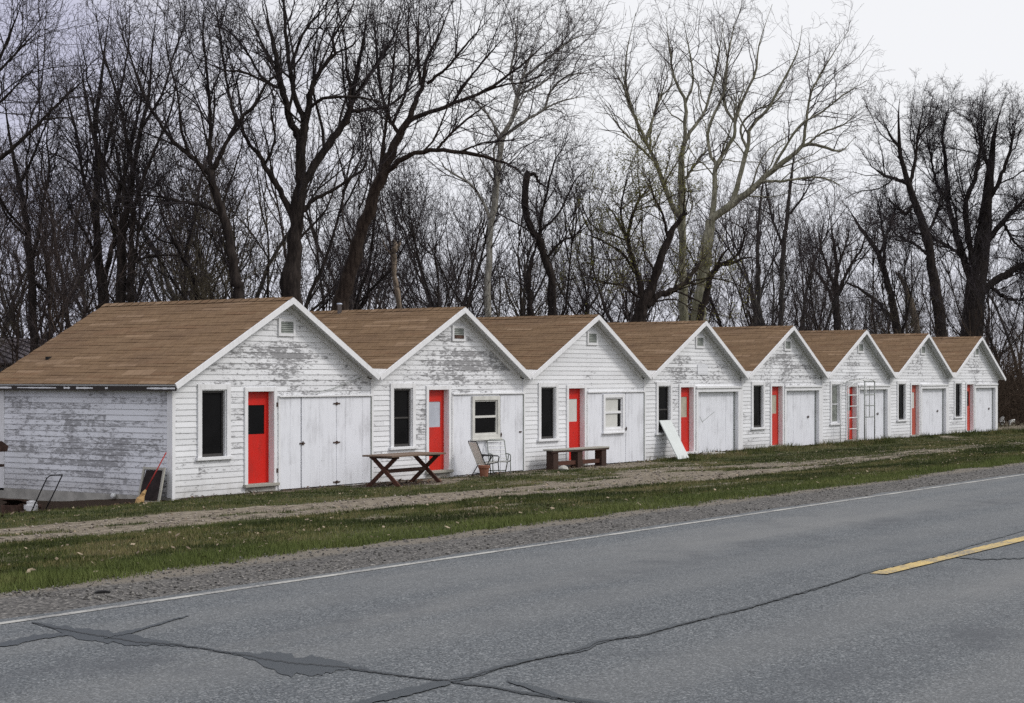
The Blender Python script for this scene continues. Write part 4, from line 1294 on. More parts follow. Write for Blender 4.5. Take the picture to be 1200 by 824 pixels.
def traced_tree(name, label, depth, limbs, bark_m, twig_m, seed, dens=1.0, rise=0.10, wander=0.16, scale=1.0, group=None, twig_r=0.0047, crown=True, spread=0.45, cat='tree', buds=0, roots=True, angle=(22, 62)):
    """LIMBS: the trunk first, then the limbs, as (px, py, width in px) in the photo; each limb leaves the nearest one before it and swings towards or away from the road"""
    r = np.random.default_rng(seed)
    placed, wood, P_all, R_all = [], Wood(), [], []
    base = None
    for li, limb in enumerate(limbs):
        a = np.array(limb, float)
        if li == 0:
            z0 = depth
            slope = r.uniform(-.12, .12)
        else:
            best = min(((px - a[0, 0]) ** 2 + (py - a[0, 1]) ** 2, zz) for px, py, zz in placed)
            z0 = best[1]
            slope = r.uniform(-spread, spread * 1.15)
        run = np.concatenate([[0], np.cumsum(np.hypot(*np.diff(a[:, :2], axis=0).T))])
        zz = z0 + slope * run * z0 / 2000 * (0.7 + 0.3 * np.sin(run / 60 + seed))
        pts = [from_view(x, y, z) for (x, y, w), z in zip(a, zz)]
        rad = [max(0.008, w * z / 2000 / 2 * 0.98) for (x, y, w), z in zip(a, zz)]
        if li == 0:
            p0 = pts[0].copy()
            if roots:
                g0 = float(ground_z(p0[0], p0[1])); dirn = (pts[1] - pts[0]) / np.linalg.norm(pts[1] - pts[0])
                n = max(0.4, dirn[2]); q = p0 - dirn * ((p0[2] - g0) / n) * .8; q[2] = g0 - .15
                mid = p0 * .45 + q * .55
                pts = [q, mid] + pts; rad = [rad[0] * 1.45, rad[0] * 1.08] + rad
                base = np.array([q[0], q[1], g0])
            else: base = p0
        L, q = smooth_line(pts, rad, 26)
        L[1:-1] += r.normal(size=(24, 3)) * np.minimum(q[1:-1, None] * 0.22, .03)
        q = q * (1 + .06 * r.normal(size=26))
        u = np.linspace(0, 1, 26)
        if li: q = np.where(u > .45, np.minimum(q, np.maximum(.011, q[0] * 1.0 * (1 - u) / .55)), q)
        elif crown: q = np.where(u > .8, np.minimum(q, np.maximum(.011, q[20] * (1 - u) / .2)), q) if limb[-1][2] < 5 else q
        P_all.append(L); R_all.append(q)
        for (x, y, w), z in zip(a, zz): placed.append((x, y, z))
        for s in range(len(a) - 1):
            placed.append(((a[s, 0] + a[s + 1, 0]) / 2, (a[s, 1] + a[s + 1, 1]) / 2, (zz[s] + zz[s + 1]) / 2))
        wood.add(L[None], q[None], 12 if q[0] > .15 else 7)
    t = thing(name, label, cat, tuple(base), 0, group)
    if crown:
        P = np.stack(P_all); Q = np.stack(R_all)
        if roots: P = P.copy(); P[0, :12] = P[0, 12:13] + (P[0, :12] - P[0, 12:13]) * .15   # no shoots low on the trunk
        c = Wood()
        (P2, R2), (P3, R3), (P4, R4) = twigs_on(P, Q, r, dens, twig_r, rise, wander, scale, angle)
        wood.add(P2[R2[:, 0] > .03], R2[R2[:, 0] > .03], 5)
        c.add(P2[R2[:, 0] <= .03], R2[R2[:, 0] <= .03], 4); c.add(P3, R3, 3); c.add(P4, R4, 3)
        wood.build('trunk', bark_m, t, base, True)
        cr = c.build('crown', twig_m, t, base)
        if buds:
            tips = np.concatenate([P4[:, -1], P4[:, 1], P3[:, 2]]); tips = tips[r.permutation(len(tips))[:buds]]
            k = len(tips); u = r.normal(size=(k, 3)); u = unit(u) * .034; v = unit(np.cross(u, r.normal(size=(k, 3)))) * .022
            V = np.stack([tips - u, tips - v, tips + u, tips + v], 1).reshape(-1, 3) - base
            big_mesh('buds', V, np.arange(4 * k).reshape(-1, 4), M['bud'], cr)
    else:
        wood.build('trunk', bark_m, t, base, True)
    return t

D_, G_, B_ = M['bark_dark'], M['bark_grey'], M['bark_brown']
TD, TB, TO = M['twig_dark'], M['twig_brown'], M['twig_olive']
def at_row(px, behind):
    """distance at which the photo column px lies BEHIND metres back from the cabins' fronts"""
    return (26.2 + behind) / (RGT[0] - 0 if False else (FWD[1] - (px - 600) / 2000 * -RGT[1]))

traced_tree('tree', 'tall dark multi-stemmed tree whose stout trunk rises over the left end of the nearest roof', at_row(121, 13), [
    [(121, 358, 14), (118, 320, 12), (114, 290, 10), (112, 250, 9), (116, 200, 8), (112, 150, 6), (120, 80, 4), (130, 0, 2)],
    [(123, 325, 7), (134, 280, 5.5), (136, 240, 5), (150, 190, 4), (165, 120, 3), (180, 40, 2)],
    [(112, 250, 5), (98, 210, 4), (92, 165, 3.5), (80, 120, 2.5), (74, 70, 1.6)],
    [(116, 205, 5), (128, 160, 4), (140, 110, 3), (150, 60, 2.2), (152, 5, 1.4)],
    [(112, 300, 4), (98, 270, 3), (85, 250, 2.5), (78, 225, 2)]], D_, TD, 11, 1.1, 0.13)
traced_tree('tree', 'dark forked tree second from left among those rising over the nearest roof', at_row(142, 11), [
    [(140, 356, 13), (143, 310, 11), (142, 270, 9.5), (150, 240, 8), (156, 200, 6.5), (165, 150, 5), (175, 110, 4), (178, 60, 3), (185, 0, 2)],
    [(143, 280, 6), (130, 250, 5), (122, 210, 4), (110, 160, 4), (100, 110, 3), (90, 50, 1.8)],
    [(150, 352, 8), (152, 330, 7), (155, 270, 5.5), (160, 235, 4.5), (175, 190, 3.5), (200, 130, 2.4), (210, 70, 1.5)],
    [(142, 318, 4.5), (160, 306, 4), (180, 300, 3), (210, 300, 2), (225, 310, 1.4)],
    [(157, 200, 5), (148, 160, 4), (140, 120, 3), (120, 60, 2.2), (112, 10, 1.5)],
    [(166, 150, 4), (190, 110, 3), (205, 60, 2.2), (225, 10, 1.5)]], D_, TD, 12, 1.1, 0.13)
traced_tree('tree', 'dark tree leaning left over the nearest roof, a long low branch reaching left', at_row(279, 7.5), [
    [(281, 350, 15), (277, 330, 13), (270, 290, 12), (262, 255, 10), (252, 225, 9.5), (247, 200, 9)],
    [(245, 203, 6.5), (222, 182, 5.5), (203, 165, 4.5), (185, 140, 4), (170, 115, 3.2), (150, 60, 2.2), (135, 20, 1.5)],
    [(247, 200, 6.5), (246, 170, 5.5), (247, 140, 4.5), (243, 90, 3.5), (238, 40, 2.4), (240, -10, 1.5)],
    [(249, 198, 6.5), (262, 175, 5.5), (278, 145, 5), (300, 120, 4), (313, 97, 3), (330, 85, 2), (345, 80, 1.4)],
    [(278, 146, 4.5), (270, 118, 3.5), (263, 80, 3), (257, 35, 2.2), (250, -10, 1.5)],
    [(256, 250, 5), (235, 240, 4.5), (210, 236, 4), (180, 230, 3), (130, 226, 2)],
    [(313, 97, 3), (285, 85, 3), (262, 82, 2.4), (240, 72, 2), (215, 58, 1.4)],
    [(222, 182, 4), (212, 150, 3), (208, 110, 2.4), (196, 60, 1.8), (192, 10, 1.3)]], D_, TD, 13, 1.5, 0.10)
traced_tree('tree', 'biggest dark trunk standing behind the nearest gable, splitting into several tall heavy limbs', at_row(343, 7), [
    [(342, 352, 25), (342, 320, 23), (345, 290, 19), (348, 255, 17), (352, 220, 15), (353, 190, 13), (355, 160, 12), (356, 145, 10)],
    [(352, 168, 9.5), (343, 145, 9), (333, 115, 8.5), (328, 90, 7.5), (322, 60, 6.5), (316, 30, 5), (308, -10, 4)],
    [(356, 142, 7.5), (345, 110, 6), (340, 80, 5.5), (336, 45, 4.5), (332, 0, 3), (328, -20, 2)],
    [(357, 147, 8.5), (363, 115, 7.5), (368, 95, 6), (385, 70, 5), (393, 62, 4), (390, 46, 3), (402, 25, 2.2), (415, 5, 1.5)],
    [(360, 130, 4.5), (375, 117, 4), (395, 114, 3.6), (425, 115, 3), (447, 121, 2.4), (470, 138, 1.5)],
    [(345, 256, 8.5), (332, 230, 8), (320, 210, 7), (310, 195, 6), (303, 180, 5.4), (293, 170, 4.6), (285, 150, 4), (280, 110, 3), (268, 60, 2)],
    [(353, 250, 6.5), (362, 240, 5.5), (375, 230, 4.6), (395, 220, 4), (412, 208, 3.2), (428, 195, 2.6), (430, 180, 2)],
    [(356, 216, 10), (372, 188, 9.5), (392, 160, 9), (408, 137, 8), (414, 105, 6.5), (422, 70, 5), (428, 30, 4), (434, -10, 3)],
    [(411, 130, 5), (430, 128, 4.5), (455, 124, 3.5), (480, 105, 2.4), (500, 90, 1.6)],
    [(414, 118, 4.6), (428, 95, 4), (444, 72, 3.2), (462, 40, 2.2), (478, 5, 1.5)],
    [(340, 80, 4.5), (355, 40, 3.5), (372, 18, 2.6), (390, -5, 1.8)],
    [(328, 92, 4), (312, 62, 3.2), (300, 35, 2.5), (285, 5, 1.8)],
    [(330, 105, 4), (308, 92, 3.4), (290, 62, 2.6), (272, 40, 2), (250, 30, 1.4)],
    [(310, 195, 4), (322, 165, 3), (318, 130, 2.4), (326, 105, 1.6)],
    [(393, 62, 2.6), (412, 54, 2.2), (424, 40, 1.8)]], D_, TD, 14, 1.3, 0.09)
traced_tree('tree', 'big dark trunk leaning right behind the second roof, one limb arching far to the right', at_row(402, 7.5), [
    [(399, 362, 21), (405, 335, 19), (416, 300, 17), (425, 270, 15), (437, 235, 13), (448, 205, 13), (457, 180, 11), (470, 155, 9.5), (480, 140, 8)],
    [(480, 140, 8), (488, 115, 6.5), (495, 100, 5.5), (500, 70, 4), (515, 40, 3), (530, 0, 2)],
    [(470, 158, 5.5), (460, 145, 4.5), (450, 120, 4), (443, 80, 3.6), (440, 40, 3), (435, -5, 2)],
    [(480, 142, 6), (500, 133, 5.5), (530, 122, 4.6), (565, 108, 4), (600, 85, 3), (630, 60, 2), (655, 35, 1.5)],
    [(493, 100, 4.6), (490, 70, 4), (490, 40, 3), (492, -5, 2)],
    [(450, 206, 7.5), (460, 195, 6.8), (480, 182, 6), (510, 176, 5.4), (540, 178, 4.8), (575, 186, 4), (600, 195, 3), (618, 212, 2)],
    [(512, 175, 3.5), (530, 155, 3), (560, 130, 2.4), (585, 112, 1.6)],
    [(446, 208, 5), (449, 170, 4.4), (453, 140, 3.6), (458, 100, 3), (464, 50, 2.2), (470, 0, 1.5)],
    [(460, 146, 4), (475, 110, 3.4), (480, 75, 2.8), (478, 30, 2), (482, -5, 1.5)],
    [(500, 98, 4), (525, 78, 3.2), (548, 50, 2.4), (575, 20, 1.7)],
    [(530, 122, 3.5), (550, 92, 2.8), (575, 62, 2.2), (598, 35, 1.5)],
    [(565, 108, 3), (590, 100, 2.4), (620, 95, 1.8), (645, 80, 1.4)],
    [(540, 178, 3), (565, 168, 2.4), (595, 165, 1.8), (625, 158, 1.4)]], B_, TD, 15, 1.35, 0.08)
traced_tree('tree', 'slim pale barked tree standing straight up behind the third roof', at_row(572, 10), [
    [(571, 374, 8.5), (571, 330, 8.2), (573, 290, 8), (577, 250, 8), (583, 215, 7.4), (586, 180, 7), (590, 160, 6), (600, 140, 5.4), (605, 115, 5), (611, 95, 4), (622, 65, 3), (635, 30, 2)],
    [(575, 258, 4.2), (565, 235, 3.4), (550, 215, 3), (530, 203, 2.6), (520, 195, 2), (513, 183, 1.5)],
    [(594, 158, 4.4), (615, 142, 4), (637, 128, 3.2), (645, 108, 2.8), (660, 92, 2.4), (680, 86, 2), (700, 85, 1.5)],
    [(586, 178, 3.6), (578, 145, 3), (560, 122, 2.4), (545, 108, 1.6)],
    [(605, 112, 3.5), (598, 85, 3), (605, 50, 2.2), (602, 10, 1.5)],
    [(612, 92, 3.4), (640, 70, 2.8), (668, 48, 2), (688, 40, 1.5)],
    [(637, 128, 2.6), (660, 118, 2), (690, 112, 1.1)],
    [(606, 112, 3), (635, 98, 2.4), (655, 75, 1.8), (660, 45, 1.4)]], M['bark_pale'], TB, 16, 1.3, 0.07)
traced_tree('tree', 'crooked dark trunk behind the third roof ending in a thick broken stub', at_row(645, 9), [
    [(646, 376, 11), (647, 345, 10.5), (643, 315, 9.5), (634, 288, 9), (625, 272, 8), (617, 255, 8), (616, 230, 8.4), (617, 208, 9), (620, 202, 7)],
    [(632, 285, 4.5), (634, 255, 3.6), (640, 230, 3), (650, 190, 2.4), (665, 165, 1.7)],
    [(622, 374, 8), (621, 345, 7.5), (620, 320, 7), (626, 295, 6.5), (630, 282, 6)],
    [(640, 305, 4), (655, 285, 3), (675, 275, 2.4), (700, 255, 1.6)],
    [(619, 206, 5), (626, 204, 4), (632, 214, 3), (646, 222, 2)],
    [(634, 270, 3.4), (655, 250, 2.6), (672, 215, 2), (690, 195, 1.4)]], D_, TD, 17, .9, 0.06)
traced_tree('tree', 'broad dark tree of crooked stems with some green buds behind the fourth roof', at_row(752, 7), [
    [(748, 374, 17), (752, 362, 15), (757, 350, 13), (766, 330, 11), (775, 300, 9.5), (783, 280, 8.5), (790, 265, 7), (804, 249, 5)],
    [(753, 348, 8.5), (748, 325, 8), (740, 300, 6), (735, 280, 4.5), (722, 255, 3.4), (708, 235, 2.4)],
    [(735, 280, 4.6), (742, 250, 4), (752, 230, 3), (765, 212, 2.2)],
    [(758, 358, 9), (772, 346, 8), (790, 340, 6.5), (806, 328, 5), (818, 310, 3.6), (832, 296, 2.4)],
    [(745, 320, 4), (728, 296, 3), (700, 280, 2.2), (680, 272, 1.5)],
    [(735, 285, 3.4), (728, 250, 2.6), (732, 220, 2), (738, 195, 1.5)],
    [(752, 350, 4), (728, 335, 3), (704, 330, 2.4), (682, 320, 1.6)],
    [(783, 280, 4), (776, 250, 3), (764, 225, 2.2), (760, 195, 1.5)]], D_, TO, 18, 1.5, 0.05, 0.2, buds=7000)
traced_tree('tree', 'great tree of wide pale limbs behind the fifth gable', at_row(818, 10), [
    [(817, 374, 18), (822, 340, 16), (826, 310, 14.5), (829, 280, 13.5), (833, 258, 12)],
    [(833, 258, 10), (850, 245, 9), (870, 230, 8), (885, 218, 7.2), (905, 200, 6.2), (925, 185, 5.2), (945, 170, 4.2), (965, 172, 3.4), (985, 177, 2.6), (1003, 160, 1.7)],
    [(941, 172, 4), (945, 140, 3.2), (950, 110, 2.8), (960, 90, 2.4), (975, 65, 1.8), (995, 35, 1.4)],
    [(857, 240, 6.4), (868, 205, 6), (876, 172, 5), (880, 150, 4.2), (900, 128, 3.8), (915, 100, 3), (935, 60, 2), (940, 30, 1.4)],
    [(834, 254, 7), (838, 215, 6.5), (839, 195, 5.8), (848, 180, 4.8), (860, 160, 4.4), (862, 140, 4), (870, 118, 3.5), (885, 85, 2.8), (890, 50, 2.2), (905, 5, 1.5)],
    [(839, 193, 5), (831, 175, 4.2), (832, 145, 3.6), (848, 110, 3), (852, 70, 2.4), (845, 25, 1.6)],
    [(876, 175, 3.6), (868, 150, 3), (885, 130, 2.4), (910, 118, 2), (930, 90, 1.5)],
    [(945, 170, 3), (965, 155, 2.4), (990, 145, 2), (1010, 125, 1.4)],
    [(862, 145, 3.4), (848, 120, 3), (850, 85, 2.4), (858, 40, 1.7), (868, 10, 1.4)],
    [(890, 213, 4), (920, 212, 3.2), (950, 208, 2.6), (975, 212, 2), (992, 225, 1.5)],
    [(905, 200, 3.4), (935, 150, 2.8), (965, 130, 2.2), (990, 110, 1.8), (1015, 95, 1.4)]], M['bark_olive'], TB, 19, 1.1, 0.06, 0.2, 1.0)
traced_tree('tree', 'upright olive barked tree just left of the great pale limbed tree', at_row(800, 12), [
    [(801, 374, 11), (800, 320, 10), (800, 260, 9), (800, 220, 8), (799, 190, 7), (801, 170, 6)],
    [(801, 172, 5.4), (803, 140, 4.6), (803, 120, 4), (790, 90, 3), (785, 60, 2.2), (780, 15, 1.5)],
    [(801, 168, 5), (812, 150, 4.2), (825, 132, 3.5), (835, 100, 3), (843, 60, 2.2), (848, 20, 1.4)],
    [(799, 262, 6), (782, 225, 5.4), (768, 190, 4.8), (757, 165, 4), (745, 140, 3.6), (735, 110, 2.8), (735, 60, 2), (745, 15, 1.4)],
    [(757, 166, 3.6), (765, 140, 3), (775, 110, 2.5), (785, 75, 1.8)],
    [(768, 190, 3.4), (745, 168, 2.8), (725, 148, 2.2), (708, 118, 1.6)],
    [(762, 178, 3), (763, 150, 2.8), (772, 118, 2.4), (788, 95, 1.8), (778, 60, 1.4)],
    [(745, 140, 2.8), (730, 100, 2.2), (716, 80, 1.7)],
    [(803, 122, 3), (812, 95, 2.6), (808, 60, 2), (800, 22, 1.4)],
    [(803, 210, 4), (820, 185, 3.2), (833, 172, 2.4)]], M['bark_olive'], TB, 20, 1.1, 0.08, 0.18, 1.0)
traced_tree('tree', 'heavy dark oak at far right, thick trunk behind the last two roofs', at_row(1140, 13), [
    [(1139, 394, 28), (1142, 350, 24), (1148, 310, 20), (1152, 280, 18), (1156, 240, 14), (1160, 200, 10), (1165, 160, 6), (1172, 128, 3)],
    [(1146, 345, 10), (1165, 330, 9.4), (1185, 318, 8.4), (1202, 308, 7), (1230, 290, 4)],
    [(1151, 290, 7), (1175, 260, 6.4), (1195, 240, 5.2), (1218, 215, 3)],
    [(1138, 330, 9), (1128, 300, 8.2), (1118, 265, 7), (1112, 240, 5.6), (1108, 190, 5), (1105, 150, 4), (1118, 115, 2)],
    [(1140, 310, 8.6), (1134, 270, 7.6), (1132, 235, 6.4), (1142, 210, 5.2), (1150, 170, 4), (1155, 130, 2)],
    [(1156, 240, 6), (1172, 210, 5), (1184, 175, 3.6), (1192, 135, 2)],
    [(1128, 300, 5), (1105, 285, 4), (1082, 275, 3), (1060, 270, 2)],
    [(1160, 205, 5), (1150, 170, 3.6), (1143, 140, 2.4)],
    [(1160, 335, 5), (1180, 350, 4), (1205, 352, 3)],
    [(1112, 240, 4), (1098, 215, 3), (1090, 180, 2.2), (1085, 150, 1.5)],
    [(1175, 260, 4), (1190, 285, 3), (1210, 300, 2)]], D_, TD, 21, 1.9, 0.06, 0.2, 1.15, twig_r=.0065)
traced_tree('tree', 'dark airy forked tree left of the heavy oak at far right', at_row(1103, 14), [
    [(1104, 392, 15), (1098, 350, 13), (1092, 310, 12), (1086, 275, 11), (1077, 250, 9.4), (1068, 225, 8), (1062, 205, 6.2), (1055, 175, 5), (1053, 140, 3.6), (1055, 112, 2)],
    [(1064, 216, 5.4), (1050, 210, 4.4), (1035, 205, 3.4), (1018, 193, 2)],
    [(1067, 214, 4.6), (1073, 185, 4), (1077, 150, 3), (1085, 115, 1.8)],
    [(1072, 236, 4.6), (1062, 250, 4), (1048, 240, 3), (1030, 222, 2)],
    [(1055, 175, 3.6), (1043, 158, 3), (1035, 140, 2)],
    [(1086, 275, 4), (1098, 250, 3.2), (1103, 220, 2.2)],
    [(1090, 300, 4), (1070, 285, 3.4), (1050, 275, 2.8), (1035, 250, 2)]], D_, TD, 22, 1.5, 0.06, 0.18, 1.1, twig_r=.0062)
traced_tree('tree', 'dark double tree at the left edge of the photo, forking above the distant shed', at_row(37, 14), [
    [(38, 360, 10), (37, 310, 9), (30, 260, 6.6), (22, 210, 5.4), (15, 180, 4), (8, 140, 3), (4, 90, 2)],
    [(38, 302, 5.5), (46, 270, 4.5), (50, 240, 3.6), (58, 200, 3), (55, 160, 2.2), (62, 110, 1.5)],
    [(40, 330, 5), (55, 345, 3), (62, 360, 2)],
    [(24, 215, 3.6), (40, 180, 3), (52, 150, 2.2), (70, 120, 1.5)]], D_, TD, 23, 1.5, 0.12)
traced_tree('tree', 'leaning bare tree outside the left edge whose long limb slants up into the frame', at_row(-70, 9), [
    [(-95, 380, 20), (-90, 320, 18), (-75, 260, 14), (-50, 215, 10), (-20, 196, 7)],
    [(-20, 196, 6.5), (8, 180, 5.6), (30, 160, 4.8), (50, 140, 3.8), (82, 108, 2.4), (112, 84, 1.5)],
    [(-70, 250, 8), (-50, 190, 6), (-30, 140, 5), (-10, 90, 4), (12, 40, 3), (28, -5, 2)],
    [(-10, 92, 3.6), (12, 70, 3), (30, 50, 2.4), (48, 34, 1.6)],
    [(-30, 140, 4), (-5, 125, 3), (15, 105, 2.4), (32, 85, 1.6)],
    [(50, 140, 2.8), (75, 138, 2), (95, 140, 1.5)]], D_, TD, 34, 1.4, 0.08)
traced_tree('tree', 'small bent dark tree above the nearest roof between the forked tree and the leaning tree', at_row(230, 11), [
    [(232, 354, 6.5), (227, 325, 5.6), (216, 305, 5), (205, 285, 4.2), (195, 265, 3.2), (186, 240, 2.4), (180, 210, 1.6)],
    [(216, 306, 3.6), (222, 280, 3), (228, 255, 2.2), (240, 235, 1.5)],
    [(205, 286, 3), (190, 282, 2.2), (172, 270, 1.5)]], D_, TD, 25, 1.0, 0.05)
traced_tree('tree', 'low dark crooked tree leaning right behind the fifth roof', at_row(822, 6.5), [
    [(818, 378, 9), (826, 350, 8), (833, 325, 7), (842, 312, 6), (858, 308, 4.5), (874, 302, 3), (888, 303, 2)],
    [(842, 312, 4), (865, 298, 3), (872, 275, 2.4), (865, 255, 1.6)],
    [(833, 326, 4), (846, 300, 3), (860, 285, 2)]], D_, TD, 26, 1.0, 0.04)
traced_tree('tree', 'slim straight tree behind the sixth roof, thin stem rising to the white sky gap', at_row(915, 15), [
    [(914, 384, 7), (916, 340, 6.4), (918, 290, 5.6), (924, 240, 4.6), (928, 200, 3.4), (934, 160, 2.2)],
    [(918, 290, 3.4), (905, 255, 2.8), (898, 220, 2), (892, 190, 1.5)],
    [(922, 255, 3), (940, 232, 2.4), (955, 205, 1.6)],
    [(890, 384, 6), (889, 330, 5), (888, 280, 4), (892, 230, 2.6), (898, 190, 1.6)]], G_, TD, 27, 1.2, 0.1)
traced_tree('tree', 'many branched dark tree spreading from low down behind the seventh roof', at_row(981, 15), [
    [(981, 390, 9), (980, 362, 8), (980, 340, 6.4), (980, 310, 4.6), (976, 280, 3.2), (972, 250, 2)],
    [(980, 362, 5), (968, 335, 4.4), (955, 315, 3.4), (944, 298, 2.2)],
    [(980, 350, 5), (972, 320, 4), (962, 290, 3), (958, 262, 2)],
    [(981, 345, 4.4), (996, 312, 3.4), (1010, 290, 2.6), (1016, 262, 1.6)],
    [(980, 318, 3.2), (990, 290, 2.4), (996, 265, 1.6)]], D_, TD, 28, 1.2, 0.08)
traced_tree('tree', 'slanting dark tree behind the seventh gable, its stem leaning left and upward', at_row(1050, 17), [
    [(1052, 392, 10), (1046, 360, 9), (1040, 330, 8), (1030, 300, 6.4), (1018, 280, 5), (1005, 262, 3.6), (992, 240, 2)],
    [(1058, 392, 6), (1040, 368, 5), (1020, 348, 4), (1000, 335, 3), (985, 330, 2)],
    [(1036, 318, 4.4), (1036, 285, 3.6), (1032, 255, 2.6), (1026, 225, 1.6)],
    [(1030, 300, 4), (1044, 262, 3), (1050, 235, 2)]], D_, TD, 29, 1.2, 0.08)
traced_tree('dead_tree', 'pale broken trunk with a jagged top behind the second gable', at_row(463, 11), [
    [(467, 350, 6), (464, 335, 6), (462, 315, 6), (462, 300, 6.5), (463, 288, 7), (462, 281, 2.4)],
    [(464, 292, 4), (468, 286, 3), (470, 280, 1.2)], [(461, 300, 3), (452, 290, 2.2), (446, 274, 1.4)]], M['bark_tan'], TD, 30, crown=False, cat='dead tree')
traced_tree('dead_tree', 'tan splintered trunk leaning left behind the seventh gable', at_row(1072, 16), [
    [(1075, 392, 8), (1072, 370, 8), (1066, 350, 7.4), (1058, 330, 5.5), (1049, 318, 2)],
    [(1056, 328, 3), (1053, 320, 1.6), (1052, 314, 1)]], M['bark_tan'], TD, 31, crown=False, cat='dead tree')

# ---- the wood behind: a few trees grown once, then copied about
def wild_tree(seed, height, stems, bark_m, twig_m, dens, scale):
    r = np.random.default_rng(seed)
    wood, crown = Wood(), Wood()
    P, Q = [], []
    for s in range(stems):
        x = np.array([r.normal() * .18 * (stems > 1), r.normal() * .18 * (stems > 1), -.2]); d = unit(np.array([r.normal() * .12 * stems ** .5, r.normal() * .12 * stems ** .5, 1.0]))
        h = height * r.uniform(.8, 1.05); pts = [x.copy()]
        for k in range(14):
            d = unit(d + r.normal(size=3) * np.array([.10, .10, .04]) + np.array([0, 0, .05]))
            x = x + d * h / 14; pts.append(x.copy())
        r0 = 0.0105 * h * r.uniform(.75, 1.15)
        P.append(np.array(pts)); Q.append(np.linspace(r0, .012, 15) + np.array([r0 * .35] + [0] * 14))
    P, Q = np.stack(P), np.stack(Q)
    wood.add(P, Q, 8)
    Pl, Ql = grow(P, Q, int(7 * stems + 5), r, (height * .16, height * .42), (22, 48), 0.62, .018, 10, .13, .12, 0.22, .95)
    Ql = np.maximum(np.linspace(1, .25, 11)[None] * np.maximum(Ql[:, :1], .012 * np.linalg.norm(Pl[:, -1] - Pl[:, 0], axis=1)[:, None]), .009)
    wood.add(Pl, Ql, 5)
    A = np.concatenate([Pl, Pl[:0]]); a = Ql
    (P2, R2), (P3, R3), (P4, R4) = twigs_on(A, a, r, dens, .0065, .09, .16, scale)
    crown.add(P2, R2, 4); crown.add(P3, R3, 3); crown.add(P4, R4, 3)
    return wood, crown

KINDS = []
spec = [(101, 12.5, 1, D_, TD, .85, 1.0), (102, 14.5, 1, B_, TB, .8, 1.05), (103, 10.5, 2, D_, TD, .85, .9), (104, 16.0, 1, G_, TD, .75, 1.1),
        (105, 8.5, 3, B_, TB, .85, .8), (106, 13.0, 2, G_, TB, .75, 1.0), (107, 7.0, 3, D_, TO, .9, .75), (108, 17.0, 2, D_, TD, .75, 1.1)]
WOOD_LABEL = 'slender bare tree, one of the many crowded in the wood behind the cabins'
used = {}
def place_wild(kind, x, y, rot, size):
    o0 = used.get(kind)
    if o0 is None:
        w, c = wild_tree(*spec[kind])
        t = thing('tree', WOOD_LABEL, 'tree', (0, 0, 0), 0, 'bare trees of the wood behind the cabins')
        w.build('trunk', spec[kind][3], t, (0, 0, 0), True); c.build('crown', spec[kind][4], t, (0, 0, 0))
        used[kind] = t; o = t
    else:
        o = o0.copy(); COL.objects.link(o)
        for ch in o0.children:
            q = ch.copy(); COL.objects.link(q); q.parent = o
    o.location = (x, y, float(ground_z(x, y))); o.rotation_euler = (0, 0, rot); o.scale = (size, size, size)
r = np.random.default_rng(77)
spots = []
def far_enough(x, y, gap): return all((x - a) ** 2 + (y - b) ** 2 > gap * gap for a, b in spots)
HEIGHTS = [q[1] for q in spec]
def top_limit(px):
    """how high in the photo the far wood reaches"""
    return np.interp(px, [-100, 30, 90, 130, 330, 420, 520, 600, 640, 700, 860, 930, 960, 985, 1010, 1060, 1150, 1300], [100, 120, 110, 60, 70, 130, 170, 160, 165, 180, 190, 205, 250, 262, 210, 165, 130, 110])
n_put = 0
for tries in range(14000):
    if n_put >= 175: break
    px = r.uniform(-110, 1310)
    behind = 8 + 52 * r.random() ** 1.2
    z = at_row(px, behind)
    p = from_view(px, 442, z)
    gap = 1.7 + behind * .03
    if not far_enough(p[0], p[1], gap): continue
    k = int(r.integers(0, 8))
    size = r.uniform(.8, 1.2)
    ymax = 442 - (HEIGHTS[k] * size - 2.55) * 2000 / z
    lim = top_limit(px)
    if ymax < lim:
        size *= (442 - lim) / (442 - ymax) * r.uniform(.82, 1.0)
        if size < .5: continue
    spots.append((p[0], p[1])); place_wild(k, p[0], p[1], r.uniform(0, 6.28), size); n_put += 1

# ---- brush under the trees: one tangled mass
def brush(name, label, n, seed, xlo, xhi, ylo, yhi, hlo, hhi, mat, stems=9, hfun=None):
    r = np.random.default_rng(seed)
    x = r.uniform(xlo, xhi, n); y = ylo + (yhi - ylo) * r.random(n) ** 1.3
    hs = hlo + (hhi - hlo) * r.random(n) ** 1.4
    if hfun is not None: hs = hs * hfun(x, y)
    ok = hs > .3
    x, y, hs = x[ok], y[ok], hs[ok]
    N = len(x) * stems
    bx_, by_, bh = np.repeat(x, stems), np.repeat(y, stems), np.repeat(hs, stems) * r.uniform(.5, 1.1, N)
    S = np.stack([bx_ + r.normal(size=N) * .25, by_ + r.normal(size=N) * .25, ground_z(bx_, by_, False) - .05], -1)
    d = unit(np.stack([r.normal(size=N) * .6, r.normal(size=N) * .6, np.ones(N)], -1))
    P = np.empty((N, 7, 3)); P[:, 0] = S
    for s in range(6):
        d = unit(d + r.normal(size=(N, 3)) * .26 + np.array([0, 0, -.03]))
        P[:, s + 1] = P[:, s] + d * (bh / 6)[:, None]
    Q = np.maximum((0.0045 * bh + .004)[:, None] * np.linspace(1, .45, 7)[None], .0055)
    w = Wood(); w.add(P, Q, 3)
    P3, R3 = grow(P, Q, int(N * 5.5), r, (.3, 1.3), (20, 65), .7, .0058, 3, .2, .03, .15)
    w.add(P3, R3, 3)
    P4, R4 = grow(P3, R3, int(N * 9), r, (.15, .55), (20, 65), .8, .0052, 2, .2, .0, .1)
    w.add(P4, R4, 3)
    o = big_mesh(name, np.concatenate(w.V), np.concatenate(w.F), mat)
    return tag(o, label, 'brush', kind='stuff')
